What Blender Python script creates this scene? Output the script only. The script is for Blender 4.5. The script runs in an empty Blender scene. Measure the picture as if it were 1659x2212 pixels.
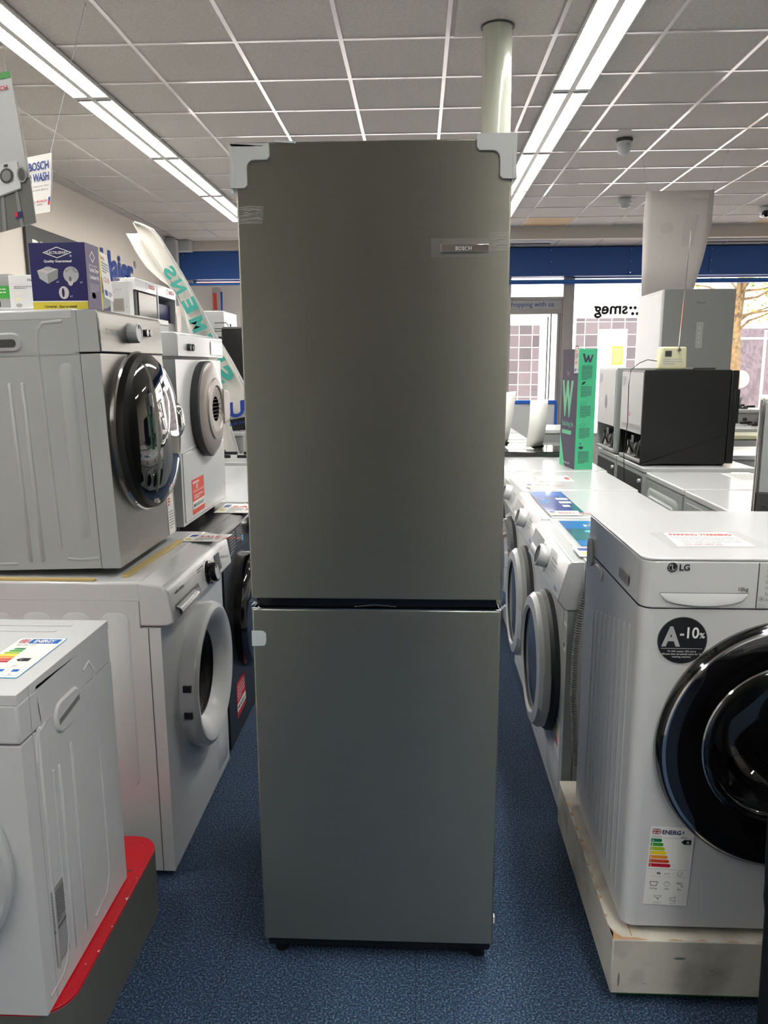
import bpy, bmesh, math, random
from mathutils import Matrix, Vector
from mathutils.geometry import tessellate_polygon
PI = math.pi
random.seed(7)
S = bpy.context.scene
COL = S.collection
# ------------------------------------------------------------------ camera
F_PX, W_PX = 1660.0, 1659.0
cd = bpy.data.cameras.new('camera'); cam = bpy.data.objects.new('camera', cd); COL.objects.link(cam)
cd.sensor_fit = 'HORIZONTAL'; cd.sensor_width = 36.0; cd.lens = F_PX / W_PX * 36.0
cd.clip_start = 0.02; cd.clip_end = 300
R_ = Vector((0.99903, 0.04382, -0.00429)); U_ = Vector((-0.00399, 0.18701, 0.98235)); D_ = Vector((-0.04385, 0.98138, -0.18700))
cam.matrix_world = Matrix(((R_.x, U_.x, -D_.x, 0), (R_.y, U_.y, -D_.y, 0), (R_.z, U_.z, -D_.z, 1.54), (0, 0, 0, 1)))
S.camera = cam
# ------------------------------------------------------------------ world, sun, exposure
w = bpy.data.worlds.new('world'); S.world = w; w.use_nodes = True
bg = w.node_tree.nodes['Background']; bg.inputs[0].default_value = (0.93, 0.95, 1.0, 1); bg.inputs[1].default_value = 2.6
sd = bpy.data.lights.new('sun', 'SUN'); sun = bpy.data.objects.new('sun', sd); COL.objects.link(sun)
sd.energy = 7.0; sd.angle = 0.01; sd.color = (1, .95, .87)
sun.rotation_euler = (math.radians(48), 0, math.radians(-18)); sun.location = (0, 5, 12)
S.view_settings.view_transform = 'Standard'; S.view_settings.look = 'None'
S.view_settings.exposure = 0.95; S.view_settings.gamma = 1.0; S.view_settings.use_curve_mapping = False
LAMP = 21.0
S.cycles.max_bounces = 8; S.cycles.diffuse_bounces = 4; S.cycles.transparent_max_bounces = 12
S.cycles.caustics_reflective = False; S.cycles.caustics_refractive = False
S.cycles.sample_clamp_indirect = 6.0

# ------------------------------------------------------------------ materials
MATS = {}
def srgb(r, g, b):
    f = lambda c: ((c / 255 + .055) / 1.055) ** 2.4 if c > 10 else c / 255 / 12.92
    return (f(r), f(g), f(b), 1)
def mat(name, col, rough=.5, metal=0, coat=0, emit=0, trans=0, alpha=1, spec=.5, bump=None, mix=None, aniso=0, ior=None):
    """bump=(scale, strength); mix=(colour2, scale, lo, hi, stretch)"""
    m = bpy.data.materials.new(name); m.use_nodes = True; N = m.node_tree.nodes; L = m.node_tree.links
    p = N['Principled BSDF']; c = srgb(*col) if max(col) > 1 else tuple(col) + (1,)
    p.inputs['Base Color'].default_value = c; p.inputs['Roughness'].default_value = rough
    p.inputs['Metallic'].default_value = metal; p.inputs['Coat Weight'].default_value = coat
    p.inputs['Coat Roughness'].default_value = .05
    p.inputs['Specular IOR Level'].default_value = spec
    p.inputs['Transmission Weight'].default_value = trans; p.inputs['Alpha'].default_value = alpha
    if ior: p.inputs['IOR'].default_value = ior
    if emit: p.inputs['Emission Color'].default_value = c; p.inputs['Emission Strength'].default_value = emit
    if aniso:
        p.inputs['Anisotropic'].default_value = aniso
        t = N.new('ShaderNodeCombineXYZ'); t.inputs[2].default_value = 1; L.new(t.outputs[0], p.inputs['Tangent'])
    if mix or bump: tc = N.new('ShaderNodeTexCoord')
    if mix:
        c2, sc, lo, hi, st = mix
        mp = N.new('ShaderNodeMapping'); mp.inputs['Scale'].default_value = st; L.new(tc.outputs['Object'], mp.inputs[0])
        n = N.new('ShaderNodeTexNoise'); n.inputs['Scale'].default_value = sc; n.inputs['Detail'].default_value = 5; L.new(mp.outputs[0], n.inputs[0])
        r = N.new('ShaderNodeValToRGB'); r.color_ramp.elements[0].position = lo; r.color_ramp.elements[1].position = hi
        r.color_ramp.elements[0].color = c; r.color_ramp.elements[1].color = srgb(*c2) if max(c2) > 1 else tuple(c2) + (1,)
        L.new(n.outputs[0], r.inputs[0]); L.new(r.outputs[0], p.inputs['Base Color'])
    if bump:
        n2 = N.new('ShaderNodeTexNoise'); n2.inputs['Scale'].default_value = bump[0]; n2.inputs['Detail'].default_value = 4
        L.new(tc.outputs['Object'], n2.inputs[0])
        b = N.new('ShaderNodeBump'); b.inputs['Strength'].default_value = bump[1]; b.inputs['Distance'].default_value = .002
        L.new(n2.outputs[0], b.inputs['Height']); L.new(b.outputs[0], p.inputs['Normal'])
    MATS[name] = m; return m
mat('white', (208, 210, 211), .24, coat=.3)
mat('white_matt', (200, 202, 204), .5)
mat('white_grey', (186, 189, 190), .3, coat=.2)
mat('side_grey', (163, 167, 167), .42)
mat('seam', (70, 72, 74), .6)
mat('steel', (150, 147, 142), .33, metal=1, aniso=.6, mix=((138, 136, 131), 6, .3, .7, (1, 1, 40)))
mat('inox', (172, 172, 160), .34, metal=1, aniso=.8, mix=((168, 168, 156), 5, .3, .7, (1, 1, 60)))
mat('inox_dark', (92, 92, 88), .45, metal=.9)
mat('chrome', (215, 215, 215), .08, metal=1)
mat('dark_chrome', (90, 90, 92), .1, metal=1)
mat('black_gloss', (9, 9, 11), .06, coat=.6)
mat('black', (14, 15, 16), .45)
mat('graphite', (26, 24, 26), .3, coat=.25)
mat('rubber', (52, 56, 58), .5)
mat('grey', (120, 122, 122), .5)
mat('mid_grey', (148, 150, 150), .45)
mat('dark_grey', (58, 60, 60), .5)
mat('taupe', (150, 142, 137), .35, metal=.3)
mat('smoke_glass', (10, 10, 13), .03, coat=.5, spec=.9)
mat('drum', (225, 225, 225), .4, metal=.2)
mat('paper', (236, 236, 232), .6)
mat('paper_back', (212, 206, 204), .7)
mat('ghost', (203, 197, 195), .7)
mat('ink', (22, 24, 30), .5)
mat('ink_grey', (130, 132, 134), .6)
mat('ink_light', (176, 178, 180), .6)
mat('red_ink', (196, 40, 44), .5)
mat('orange_red', (226, 70, 38), .4)
mat('blue_ink', (24, 56, 140), .5)
mat('haier_blue', (28, 62, 140), .4)
mat('navy', (28, 26, 92), .4)
mat('violet', (104, 92, 124), .5)
mat('yellow', (214, 198, 60), .5)
mat('notice_yellow', (235, 150, 4), .6)
mat('fascia_blue', (40, 88, 160), .45)
mat('rail_blue', (30, 90, 180), .3)
mat('brochure_blue', (20, 110, 200), .25, coat=.5)
mat('brochure_teal', (36, 92, 122), .25, coat=.5)
mat('brochure_deep', (40, 66, 150), .25, coat=.5)
mat('cyan', (50, 170, 220), .4)
mat('teal', (62, 160, 150), .6)
mat('mint', (70, 186, 138), .45)
mat('aubergine', (62, 54, 82), .6)
mat('green', (60, 150, 60), .5)
mat('flag_cloth', (226, 222, 214), .8)
mat('red_top', (196, 18, 34), .3, mix=((170, 16, 30), 9, .62, .75, (1, 1, 1)))
mat('plinth_grey', (92, 94, 90), .5)
mat('scuffed_white', (208, 204, 192), .5, mix=((138, 134, 124), 6, .5, .72, (1, 1, 1)), bump=(30, .2))
mat('bare_wood', (186, 146, 104), .7)
mat('card', (206, 182, 120), .7)
mat('cream', (214, 212, 178), .4)
mat('wall_paint', (214, 206, 196), .8, bump=(40, .05))
mat('skirting', (200, 196, 190), .5)
mat('tile', (206, 199, 192), .9, mix=((192, 186, 179), 60, .35, .65, (1, 1, 1)), bump=(150, .35))
mat('tile_yellowed', (205, 178, 140), .8)
mat('tbar', (240, 234, 230), .22, coat=.6)
mat('column_paint', (206, 210, 196), .15, coat=.5)
mat('frame_alu', (176, 172, 170), .35, metal=.3)
mat('pavement', (224, 212, 204), .8, mix=((208, 196, 190), 3, .4, .6, (1, 1, 1)))
mat('facade_white', (238, 236, 234), .8)
mat('shop_dark', (84, 72, 78), .4)
mat('bark', (112, 88, 54), .8, mix=((88, 70, 44), 12, .4, .6, (1, 1, 1)))
mat('leaf', (120, 132, 16), .7)
mat('lit', (255, 252, 246), .5, emit=LAMP)
mat('housing', (206, 206, 200), .35)
mat('tape', (225, 228, 222), .2, alpha=.3)
mat('tape_clear', (225, 228, 222), .2, alpha=.1)
mat('film', (200, 200, 200), .1, alpha=.1)
mat('white_tape', (200, 212, 214), .35, alpha=.9)
for nm, c in (('eA', (0, 130, 80)), ('eB', (60, 160, 50)), ('eC', (165, 195, 20)), ('eD', (238, 212, 0)), ('eE', (232, 150, 40)), ('eF', (215, 75, 40)), ('eG', (190, 20, 50))):
    mat(nm, c, .5)
# carpet, brick-tile, perforated drum and window glass need their own nodes
def carpet():
    m = mat('carpet', (34, 62, 92), .95); N = m.node_tree.nodes; L = m.node_tree.links; p = N['Principled BSDF']
    tc = N.new('ShaderNodeTexCoord')
    a = N.new('ShaderNodeTexNoise'); a.inputs['Scale'].default_value = 190; a.inputs['Detail'].default_value = 6
    b = N.new('ShaderNodeTexNoise'); b.inputs['Scale'].default_value = 2.2; b.inputs['Detail'].default_value = 3
    L.new(tc.outputs['Object'], a.inputs[0]); L.new(tc.outputs['Object'], b.inputs[0])
    r = N.new('ShaderNodeValToRGB'); e = r.color_ramp.elements
    e[0].position = .36; e[0].color = srgb(16, 32, 54); e[1].position = .68; e[1].color = srgb(104, 128, 154)
    e2 = e.new(.52); e2.color = srgb(38, 64, 94)
    L.new(a.outputs[0], r.inputs[0])
    mx = N.new('ShaderNodeMix'); mx.data_type = 'RGBA'; mx.blend_type = 'MULTIPLY'; mx.inputs[0].default_value = .35
    L.new(r.outputs[0], mx.inputs[6]); L.new(b.outputs[0], mx.inputs[7])
    # seams between the carpet tiles
    br = N.new('ShaderNodeTexBrick'); br.offset = 0; br.inputs['Scale'].default_value = 1; br.inputs['Brick Width'].default_value = .5
    br.inputs['Row Height'].default_value = .5; br.inputs['Mortar Size'].default_value = .0014
    br.inputs['Color1'].default_value = (1, 1, 1, 1); br.inputs['Color2'].default_value = (1, 1, 1, 1); br.inputs['Mortar'].default_value = (.45, .45, .45, 1)
    L.new(tc.outputs['Object'], br.inputs[0])
    m2 = N.new('ShaderNodeMix'); m2.data_type = 'RGBA'; m2.blend_type = 'MULTIPLY'; m2.inputs[0].default_value = 1
    L.new(mx.outputs[2], m2.inputs[6]); L.new(br.outputs[0], m2.inputs[7]); L.new(m2.outputs[2], p.inputs['Base Color'])
    bu = N.new('ShaderNodeBump'); bu.inputs['Strength'].default_value = .6; bu.inputs['Distance'].default_value = .003
    L.new(a.outputs[0], bu.inputs['Height']); L.new(bu.outputs[0], p.inputs['Normal'])
carpet()
def walltile():
    m = mat('wall_tile', (150, 130, 136), .3); N = m.node_tree.nodes; L = m.node_tree.links; p = N['Principled BSDF']
    tc = N.new('ShaderNodeTexCoord'); mp = N.new('ShaderNodeMapping'); mp.inputs['Rotation'].default_value = (PI / 2, 0, 0)
    L.new(tc.outputs['Object'], mp.inputs[0])
    br = N.new('ShaderNodeTexBrick'); br.offset = 0; br.inputs['Scale'].default_value = 1; br.inputs['Brick Width'].default_value = .36
    br.inputs['Row Height'].default_value = .34; br.inputs['Mortar Size'].default_value = .012
    br.inputs['Color1'].default_value = (.055, .045, .05, 1); br.inputs['Color2'].default_value = (.1, .08, .088, 1); br.inputs['Mortar'].default_value = (.3, .27, .28, 1)
    L.new(mp.outputs[0], br.inputs[0]); L.new(br.outputs[0], p.inputs['Base Color'])
walltile()
def perf():
    m = mat('perforated', (140, 140, 140), .38, metal=.2); N = m.node_tree.nodes; L = m.node_tree.links; p = N['Principled BSDF']
    tc = N.new('ShaderNodeTexCoord'); v = N.new('ShaderNodeTexVoronoi'); v.inputs['Scale'].default_value = 75; v.inputs['Randomness'].default_value = .12
    L.new(tc.outputs['Object'], v.inputs[0])
    r = N.new('ShaderNodeValToRGB'); r.color_ramp.elements[0].position = .24; r.color_ramp.elements[0].color = (.004, .004, .004, 1)
    r.color_ramp.elements[1].position = .3; r.color_ramp.elements[1].color = (.8, .8, .8, 1)
    L.new(v.outputs['Distance'], r.inputs[0]); L.new(r.outputs[0], p.inputs['Base Color'])
perf()
def winglass():
    m = bpy.data.materials.new('window_glass'); m.use_nodes = True; N = m.node_tree.nodes; L = m.node_tree.links
    N.remove(N['Principled BSDF']); o = N['Material Output']
    t = N.new('ShaderNodeBsdfTransparent'); g = N.new('ShaderNodeBsdfGlossy'); g.inputs['Roughness'].default_value = .02
    t.inputs[0].default_value = (.95, .96, .96, 1)
    x = N.new('ShaderNodeMixShader'); x.inputs[0].default_value = .05
    L.new(t.outputs[0], x.inputs[1]); L.new(g.outputs[0], x.inputs[2]); L.new(x.outputs[0], o.inputs[0]); MATS['window_glass'] = m
winglass()
def thin_glass():
    m = bpy.data.materials.new('glass'); m.use_nodes = True; N = m.node_tree.nodes; L = m.node_tree.links
    N.remove(N['Principled BSDF']); o = N['Material Output']; t = N.new('ShaderNodeBsdfTransparent'); t.inputs[0].default_value = (.86, .88, .89, 1)
    g = N.new('ShaderNodeBsdfGlossy'); g.inputs['Roughness'].default_value = .03; lw = N.new('ShaderNodeLayerWeight'); lw.inputs[0].default_value = .5
    x = N.new('ShaderNodeMixShader'); L.new(lw.outputs['Fresnel'], x.inputs[0]); L.new(t.outputs[0], x.inputs[1]); L.new(g.outputs[0], x.inputs[2]); L.new(x.outputs[0], o.inputs[0]); MATS['glass'] = m
thin_glass()

# ------------------------------------------------------------------ mesh builder
def FR(o, x, y):
    x = Vector(x).normalized(); y = Vector(y).normalized(); n = x.cross(y).normalized(); o = Vector(o)
    return Matrix(((x.x, y.x, n.x, o.x), (x.y, y.y, n.y, o.y), (x.z, y.z, n.z, o.z), (0, 0, 0, 1)))
ID = Matrix.Identity(4)
_txt = {}
def text_mesh(s, bold):
    k = (s, bold)
    if k not in _txt:
        c = bpy.data.curves.new('t', 'FONT'); c.body = s; c.size = 1; c.offset = bold; c.resolution_u = 3
        o = bpy.data.objects.new('t', c); me = bpy.data.meshes.new_from_object(o)
        vs = [v.co.copy() for v in me.vertices]; ps = [tuple(p.vertices) for p in me.polygons]
        bpy.data.objects.remove(o); bpy.data.curves.remove(c); bpy.data.meshes.remove(me)
        x0 = min([v.x for v in vs] or [0]); x1 = max([v.x for v in vs] or [1])
        _txt[k] = (vs, ps, x0, x1)
    return _txt[k]
class MB:
    def __init__(s): s.v = []; s.f = []; s.m = []; s.names = []; s.M = ID
    def mi(s, m):
        if m not in s.names: s.names.append(m)
        return s.names.index(m)
    def add(s, vs, fs, m, M=None):
        M = M if M is not None else s.M; b = len(s.v); k = s.mi(m)
        s.v += [M @ Vector(p) for p in vs]; s.f += [tuple(b + i for i in f) for f in fs]; s.m += [k] * len(fs)
    def box(s, x0, x1, y0, y1, z0, z1, m, M=None):
        s.add([(x0, y0, z0), (x1, y0, z0), (x1, y1, z0), (x0, y1, z0), (x0, y0, z1), (x1, y0, z1), (x1, y1, z1), (x0, y1, z1)],
              [(0, 3, 2, 1), (4, 5, 6, 7), (0, 1, 5, 4), (1, 2, 6, 5), (2, 3, 7, 6), (3, 0, 4, 7)], m, M)
    def rect(s, x0, y0, x1, y1, m, M=None, h=.0004):
        s.add([(x0, y0, h), (x1, y0, h), (x1, y1, h), (x0, y1, h)], [(0, 1, 2, 3)], m, M)
    def poly(s, pts, m, M=None, h=.0004, holes=()):
        loops = [list(pts)] + [list(h_) for h_ in holes]; flat = [(p[0], p[1], h) for l in loops for p in l]
        tris = tessellate_polygon([[Vector((p[0], p[1], 0)) for p in l] for l in loops])
        s.add(flat, [tuple(t) for t in tris], m, M)
    def prism(s, pts, h0, h1, m, M=None):
        """outline in the frame's xy, raised from h0 to h1"""
        n = len(pts); vs = [(p[0], p[1], h0) for p in pts] + [(p[0], p[1], h1) for p in pts]
        fs = [(i, (i + 1) % n, n + (i + 1) % n, n + i) for i in range(n)] + [tuple(range(n, 2 * n)), tuple(reversed(range(n)))]
        s.add(vs, fs, m, M)
    def pad(s, pts, inset_pts, h0, h1, m, M=None, m2=None):
        n = len(pts); vs = [(p[0], p[1], h0) for p in pts] + [(p[0], p[1], h1) for p in inset_pts]
        s.add(vs, [(i, (i + 1) % n, n + (i + 1) % n, n + i) for i in range(n)], m, M)
        s.add([(p[0], p[1], h1) for p in inset_pts], [tuple(range(n))], m2 or m, M)
    def lathe(s, prof, m, M=None, n=48, arc=None):
        """profile (radius, height along the frame's z)"""
        M = M if M is not None else s.M; a0, a1 = arc or (0, 2 * PI); full = arc is None; k = n if full else n + 1
        vs = []; fs = []
        for i in range(k):
            a = a0 + (a1 - a0) * i / n
            for r, h in prof: vs.append((r * math.cos(a), r * math.sin(a), h))
        q = len(prof)
        for i in range(n):
            j = (i + 1) % k
            for t in range(q - 1): fs.append((i * q + t, j * q + t, j * q + t + 1, i * q + t + 1))
        s.add(vs, fs, m, M)
    def tube(s, pts, r, m, M=None, n=8):
        pts = [Vector(p) for p in pts]; vs = []; fs = []; up = Vector((.13, .21, .97))
        for i, p in enumerate(pts):
            d = (pts[min(i + 1, len(pts) - 1)] - pts[max(i - 1, 0)]).normalized(); a = d.cross(up)
            if a.length < .01: a = d.cross(Vector((1, 0, 0)))
            a.normalize(); b = d.cross(a); rr = r[i] if isinstance(r, (list, tuple)) else r
            for k in range(n):
                t = 2 * PI * k / n; vs.append(p + a * math.cos(t) * rr + b * math.sin(t) * rr)
        for i in range(len(pts) - 1):
            for k in range(n): fs.append((i * n + k, i * n + (k + 1) % n, (i + 1) * n + (k + 1) % n, (i + 1) * n + k))
        fs += [tuple(range(n)), tuple(reversed(range((len(pts) - 1) * n, len(pts) * n)))]
        s.add(vs, fs, m, M)
    def cyl(s, x, y, r, h0, h1, m, M=None, n=32, r2=None):
        r2 = r if r2 is None else r2
        s.lathe([(0.0001, h0), (r, h0), (r2, h1), (0.0001, h1)], m, (M if M is not None else s.M) @ Matrix.Translation((x, y, 0)), n)
    def text(s, t, x, y, size, m, M=None, align='L', width=None, bold=0.0, h=.0006, sheet=None):
        vs, ps, x0, x1 = text_mesh(t, bold); sx = size
        if width: sx = width / max(x1 - x0, 1e-4)
        off = {'L': -x0, 'C': -(x0 + x1) / 2, 'R': -x1}[align]
        s.add([(x + (v.x + off) * sx, y + v.y * size, h) for v in vs], ps, m, M)
    def lines(s, x0, x1, y0, y1, n, m, M=None, seed=1, fill=.5, h=.0006):
        rnd = random.Random(seed); p = (y1 - y0) / n
        for i in range(n):
            x = x0; y = y1 - (i + .75) * p; end = x0 + (x1 - x0) * (1 if i < n - 1 else .6)
            while x < end - .02 * (x1 - x0):
                wd = min((x1 - x0) * rnd.uniform(.06, .17), end - x); s.rect(x, y, x + wd, y + p * fill, m, M, h); x += wd + (x1 - x0) * .022
    def build(s, name, parent=None, bevel=0, seg=2, ang=35, smooth=True, solid=0):
        me = bpy.data.meshes.new(name); me.from_pydata([tuple(v) for v in s.v], [], s.f)
        for n in s.names: me.materials.append(MATS[n])
        for p, k in zip(me.polygons, s.m): p.material_index = k; p.use_smooth = smooth
        me.validate(); bm = bmesh.new(); bm.from_mesh(me); bmesh.ops.remove_doubles(bm, verts=bm.verts, dist=1e-6)
        bmesh.ops.recalc_face_normals(bm, faces=bm.faces) if bevel or solid else None
        bm.to_mesh(me); bm.free()
        if smooth: me.set_sharp_from_angle(angle=math.radians(ang))
        o = bpy.data.objects.new(name, me); COL.objects.link(o)
        if parent is not None: o.parent = parent
        if solid:
            q = o.modifiers.new('solid', 'SOLIDIFY'); q.thickness = solid; q.offset = 0
        if bevel:
            q = o.modifiers.new('bevel', 'BEVEL'); q.width = bevel; q.segments = seg; q.limit_method = 'ANGLE'; q.angle_limit = math.radians(40)
            q.harden_normals = False
        return o
def tag(o, label, cat=None, group=None, kind=None):
    if label: o['label'] = label
    if cat: o['category'] = cat
    if group: o['group'] = group
    if kind: o['kind'] = kind
    return o
def thing(name, label, cat, loc=(0, 0, 0), rz=0, group=None):
    o = bpy.data.objects.new(name, None); COL.objects.link(o); o.location = loc; o.rotation_euler = (0, 0, rz); o.empty_display_size = .1
    return tag(o, label, cat, group)
def struct(o): o['kind'] = 'structure'; return o
def rrect(x0, y0, x1, y1, r, n=5):
    out = []
    for cx, cy, a in ((x1 - r, y1 - r, 0), (x0 + r, y1 - r, PI / 2), (x0 + r, y0 + r, PI), (x1 - r, y0 + r, 1.5 * PI)):
        for i in range(n + 1): t = a + PI / 2 * i / n; out.append((cx + r * math.cos(t), cy + r * math.sin(t)))
    return out
def circ(cx, cy, r, n=48): return [(cx + r * math.cos(2 * PI * i / n), cy + r * math.sin(2 * PI * i / n)) for i in range(n)]
def ell(cx, cy, a, b, n=32): return [(cx + a * math.cos(2 * PI * i / n), cy + b * math.sin(2 * PI * i / n)) for i in range(n)]
def fr(face, W, D, z0=0, H=0):
    """frame on a face of an appliance whose front is local -Y, centred in x, depth D"""
    return {'front': FR((0, 0, z0), (1, 0, 0), (0, 0, 1)), 'right': FR((W / 2, 0, z0), (0, 1, 0), (0, 0, 1)),
            'left': FR((-W / 2, 0, z0), (0, -1, 0), (0, 0, 1)), 'back': FR((0, D, z0), (-1, 0, 0), (0, 0, 1)),
            'top': FR((0, 0, H), (1, 0, 0), (0, 1, 0))}[face]

# ------------------------------------------------------------------ the shop itself
CZ = 3.33
XL, XR, YB, YF = -3.58, 6.2, -5.0, 12.0
b = MB(); b.box(XL - .1, XR + .1, YB - .1, YF + .1, -.1, 0, 'carpet'); struct(b.build('floor'))
b = MB()
b.box(XL, XR, YB, 10.75, CZ + .006, CZ + .05, 'tile'); b.box(XL, .3, 10.75, 11.62, CZ + .006, CZ + .05, 'tile')
b.box(.3, XR, 10.86, YF, 3.235, 3.28, 'tile')
b.box(1.352, 1.93, 10.13, 10.69, CZ + .003, CZ + .006, 'tile_yellowed'); b.box(4.33, 4.9, 10.13, 10.69, CZ + .003, CZ + .006, 'tile_yellowed')
b.box(.19, .72, 3.52, 4.67, CZ - .012, CZ + .006, 'tile')
struct(b.build('ceiling'))
b = MB(); x = -.44 - .595 * 5
while x < XR: b.box(x - .012, x + .012, YB, 10.75, CZ, CZ + .012, 'tbar'); (b.box(x - .012, x + .012, 10.75, 11.6, CZ, CZ + .012, 'tbar') if x < .2 else b.box(x - .012, x + .012, 10.76, YF, 3.229, 3.24, 'tbar')); x += .595
y = 4.70 - .6 * 16
while y < 11.6:
    b.box(XL, XR if y < 10.7 else .3, y - .012, y + .012, CZ + .0005, CZ + .0125, 'tbar'); y += .6
struct(b.build('trim_1'))
b = MB(); b.box(XL - .1, XL, YB, YF, 0, 3.6, 'wall_paint'); struct(b.build('wall_left'))
b = MB(); b.box(XR, XR + .1, YB, YF, 0, 3.6, 'wall_paint'); struct(b.build('wall_right'))
b = MB(); b.box(XL, XR, YB - .1, YB, 0, 3.6, 'wall_paint'); struct(b.build('wall_back'))
b = MB(); b.box(-.75, .55, YB, YB + .05, 0, 2.3, 'dark_grey'); struct(b.build('reflection_dark_panel'))  # unseen dark slab added to darken the middle of the fridge's reflection
b = MB()
b.box(.3, XR, 10.75, 10.85, 3.18, CZ + .3, 'wall_paint')          # bulkhead before the right window
b.box(XL, .3, 11.62, 12.0, 3.22, CZ + .3, 'wall_paint'); b.box(.3, XR, YF, YF + .1, 2.82, 3.6, 'wall_paint'); b.box(XL, .3, YF, YF + .1, 2.82, 3.6, 'wall_paint')
b.box(XL, XR, 11.92, 12.12, 0, .45, 'wall_paint'); b.box(XL, -3.42, 11.9, 12.1, .45, 3.3, 'wall_paint')
b.box(XL, XR, YF - .02, YF + .4, 3.6, 5, 'facade_white')
struct(b.build('wall_front'))
b = MB(); b.box(XL, XL + .02, YB, YF, 0, .1, 'skirting'); struct(b.build('baseboard_left'))
b = MB(); b.box(XL, -3.3, 11.45, 11.62, 3.18, CZ, 'white_matt'); b.box(XL, -3.42, 11.2, 11.32, 2.4, 3.3, 'white_matt'); struct(b.build('trim_2', bevel=.004))
b = MB()                                                            # recessed ducting slot under the soffit
b.box(.5, 1.9, 11.05, 11.5, 3.225, 3.236, 'white_matt'); b.box(.55, 1.85, 11.42, 11.47, 3.219, 3.226, 'black'); b.box(.55, 1.85, 11.1, 11.14, 3.219, 3.226, 'dark_grey')
b.box(3.3, 6, 11.5, 11.54, 3.226, 3.236, 'black'); b.box(3.3, 6, 11.2, 11.35, 3.22, 3.236, 'mid_grey')
struct(b.build('trim_3'))
# blue shutter box and rail across the whole front
b = MB(); b.box(XL + .02, XR, 11.8, 11.98, 2.82, 3.22, 'fascia_blue')
for x in (1.9, 3.05, 4.2, 5.4): b.box(x - .002, x + .002, 11.798, 11.8, 2.82, 3.22, 'navy'); [b.cyl(x + .03, z, .008, 0, .004, 'chrome', FR((0, 11.8, 0), (1, 0, 0), (0, 0, 1)), 8) for z in (2.86, 3.02, 3.18)]
for x in (-3.5, -1.5): b.cyl(x, 3.17, .01, 0, .004, 'chrome', FR((0, 11.8, 0), (1, 0, 0), (0, 0, 1)), 8)
tag(b.build('shutter_box', bevel=.004), 'long blue shutter box running across the top of the shop windows', 'shutter')
b = MB(); b.box(XL + .1, XR, 11.86, 11.93, 2.715, 2.775, 'rail_blue'); b.box(XL + .1, XR, 11.855, 11.86, 2.75, 2.756, 'cyan')
tag(b.build('shutter_rail', bevel=.006), 'thin blue rail just below the blue shutter box', 'rail')
# window frames and glass
def window(name, x0, x1, z0, z1, mull):
    b = MB(); y0, y1 = 11.97, 12.04
    b.box(x0, x1, y0, y1, z0, z0 + .06, 'frame_alu'); b.box(x0, x1, y0, y1, z1 - .03, z1, 'frame_alu')
    for x in [x0 + .025, x1 - .025] + list(mull): b.box(x - .025, x + .025, y0, y1, z0, z1, 'frame_alu')
    o = struct(b.build(name, bevel=.004)); g = MB(); g.box(x0, x1, 12.0, 12.006, z0, z1, 'window_glass'); g.build('pane', o, smooth=False); return o
window('window_1', -3.42, 1.3, .45, 2.83, (-1.8, -.2))
wr = window('window_2', 2.27, 6.2, .45, 2.83, (5.7,))
s_ = MB(); s_.M = FR((0, 12.008, 0), (1, 0, 0), (0, 0, 1))          # vinyl lettering, read mirrored from inside
Mm = FR((0, 12.009, 0), (-1, 0, 0), (0, 0, 1))
s_.text('smeg', -3.13, 2.29, .24, 'ink', Mm, 'L', width=.5, bold=.035, h=.003)
s_.rect(2.54, 2.455, 3.42, 2.462, 'ink', Mm @ Matrix.Scale(-1, 4, (1, 0, 0)))
for i, (cx, cz) in enumerate(((3.17, 2.375), (3.235, 2.375), (3.30, 2.375), (3.2025, 2.32 - .03), (3.27, 2.29), (3.337, 2.29), (3.365, 2.375))):
    s_.prism(ell(-cx, cz, .026, .026, 16), 0, .001, 'ink', Mm)
s_.build('window_lettering', wr)
s_ = MB(); Mm2 = FR((0, 12.009, 0), (-1, 0, 0), (0, 0, 1))
for k, (cx, cz) in enumerate(((2.4, 1.78), (2.42, 1.7), (2.45, 1.63))): s_.poly(ell(-cx, cz, .03, .045), 'ink_grey', Mm2, 0, holes=[ell(-cx, cz, .018, .03)])
s_.rect(-2.33, 1.55, -2.28, 1.85, 'mid_grey', Mm2); s_.build('window_sticker', wr)
# entrance door between the two windows, lettered panel over it
b = MB()
b.box(1.3, 1.38, 11.95, 12.06, 0, 2.83, 'frame_alu'); b.box(2.15, 2.27, 11.93, 12.06, 0, 2.83, 'frame_alu'); b.box(1.38, 2.15, 11.95, 12.06, 2.5, 2.54, 'frame_alu')
b.box(1.38, 2.15, 11.94, 12.06, 2.29, 2.36, 'frame_alu'); b.box(1.38, 2.15, 11.97, 12.03, 2.35, 2.51, 'white_grey'); b.box(1.38, 2.15, 11.96, 12.04, 2.49, 2.515, 'frame_alu')
b.box(2.08, 2.15, 11.96, 12.05, 0, 2.29, 'frame_alu'); b.box(2.115, 2.12, 11.955, 11.96, 0, 2.29, 'seam')
dr = struct(b.build('door_1', bevel=.004))
s_ = MB(); s_.text('Thank you for shopping with us', 2.02, 2.40, .1, 'blue_ink', FR((0, 11.968, 0), (1, 0, 0), (0, 0, 1)), 'R', width=1.27); s_.build('door_lettering', dr)
g = MB(); g.box(1.38, 2.08, 12.0, 12.006, .05, 2.29, 'window_glass'); g.box(1.38, 2.15, 12.0, 12.006, 2.54, 2.83, 'window_glass'); g.build('pane', dr, smooth=False)
s_ = MB(); s_.box(1.93, 1.95, 11.95, 11.97, .3, 2.25, 'frame_alu'); s_.box(1.985, 2.0, 11.98, 12.02, .05, 2.29, 'dark_grey'); s_.build('door_handle', dr)

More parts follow.
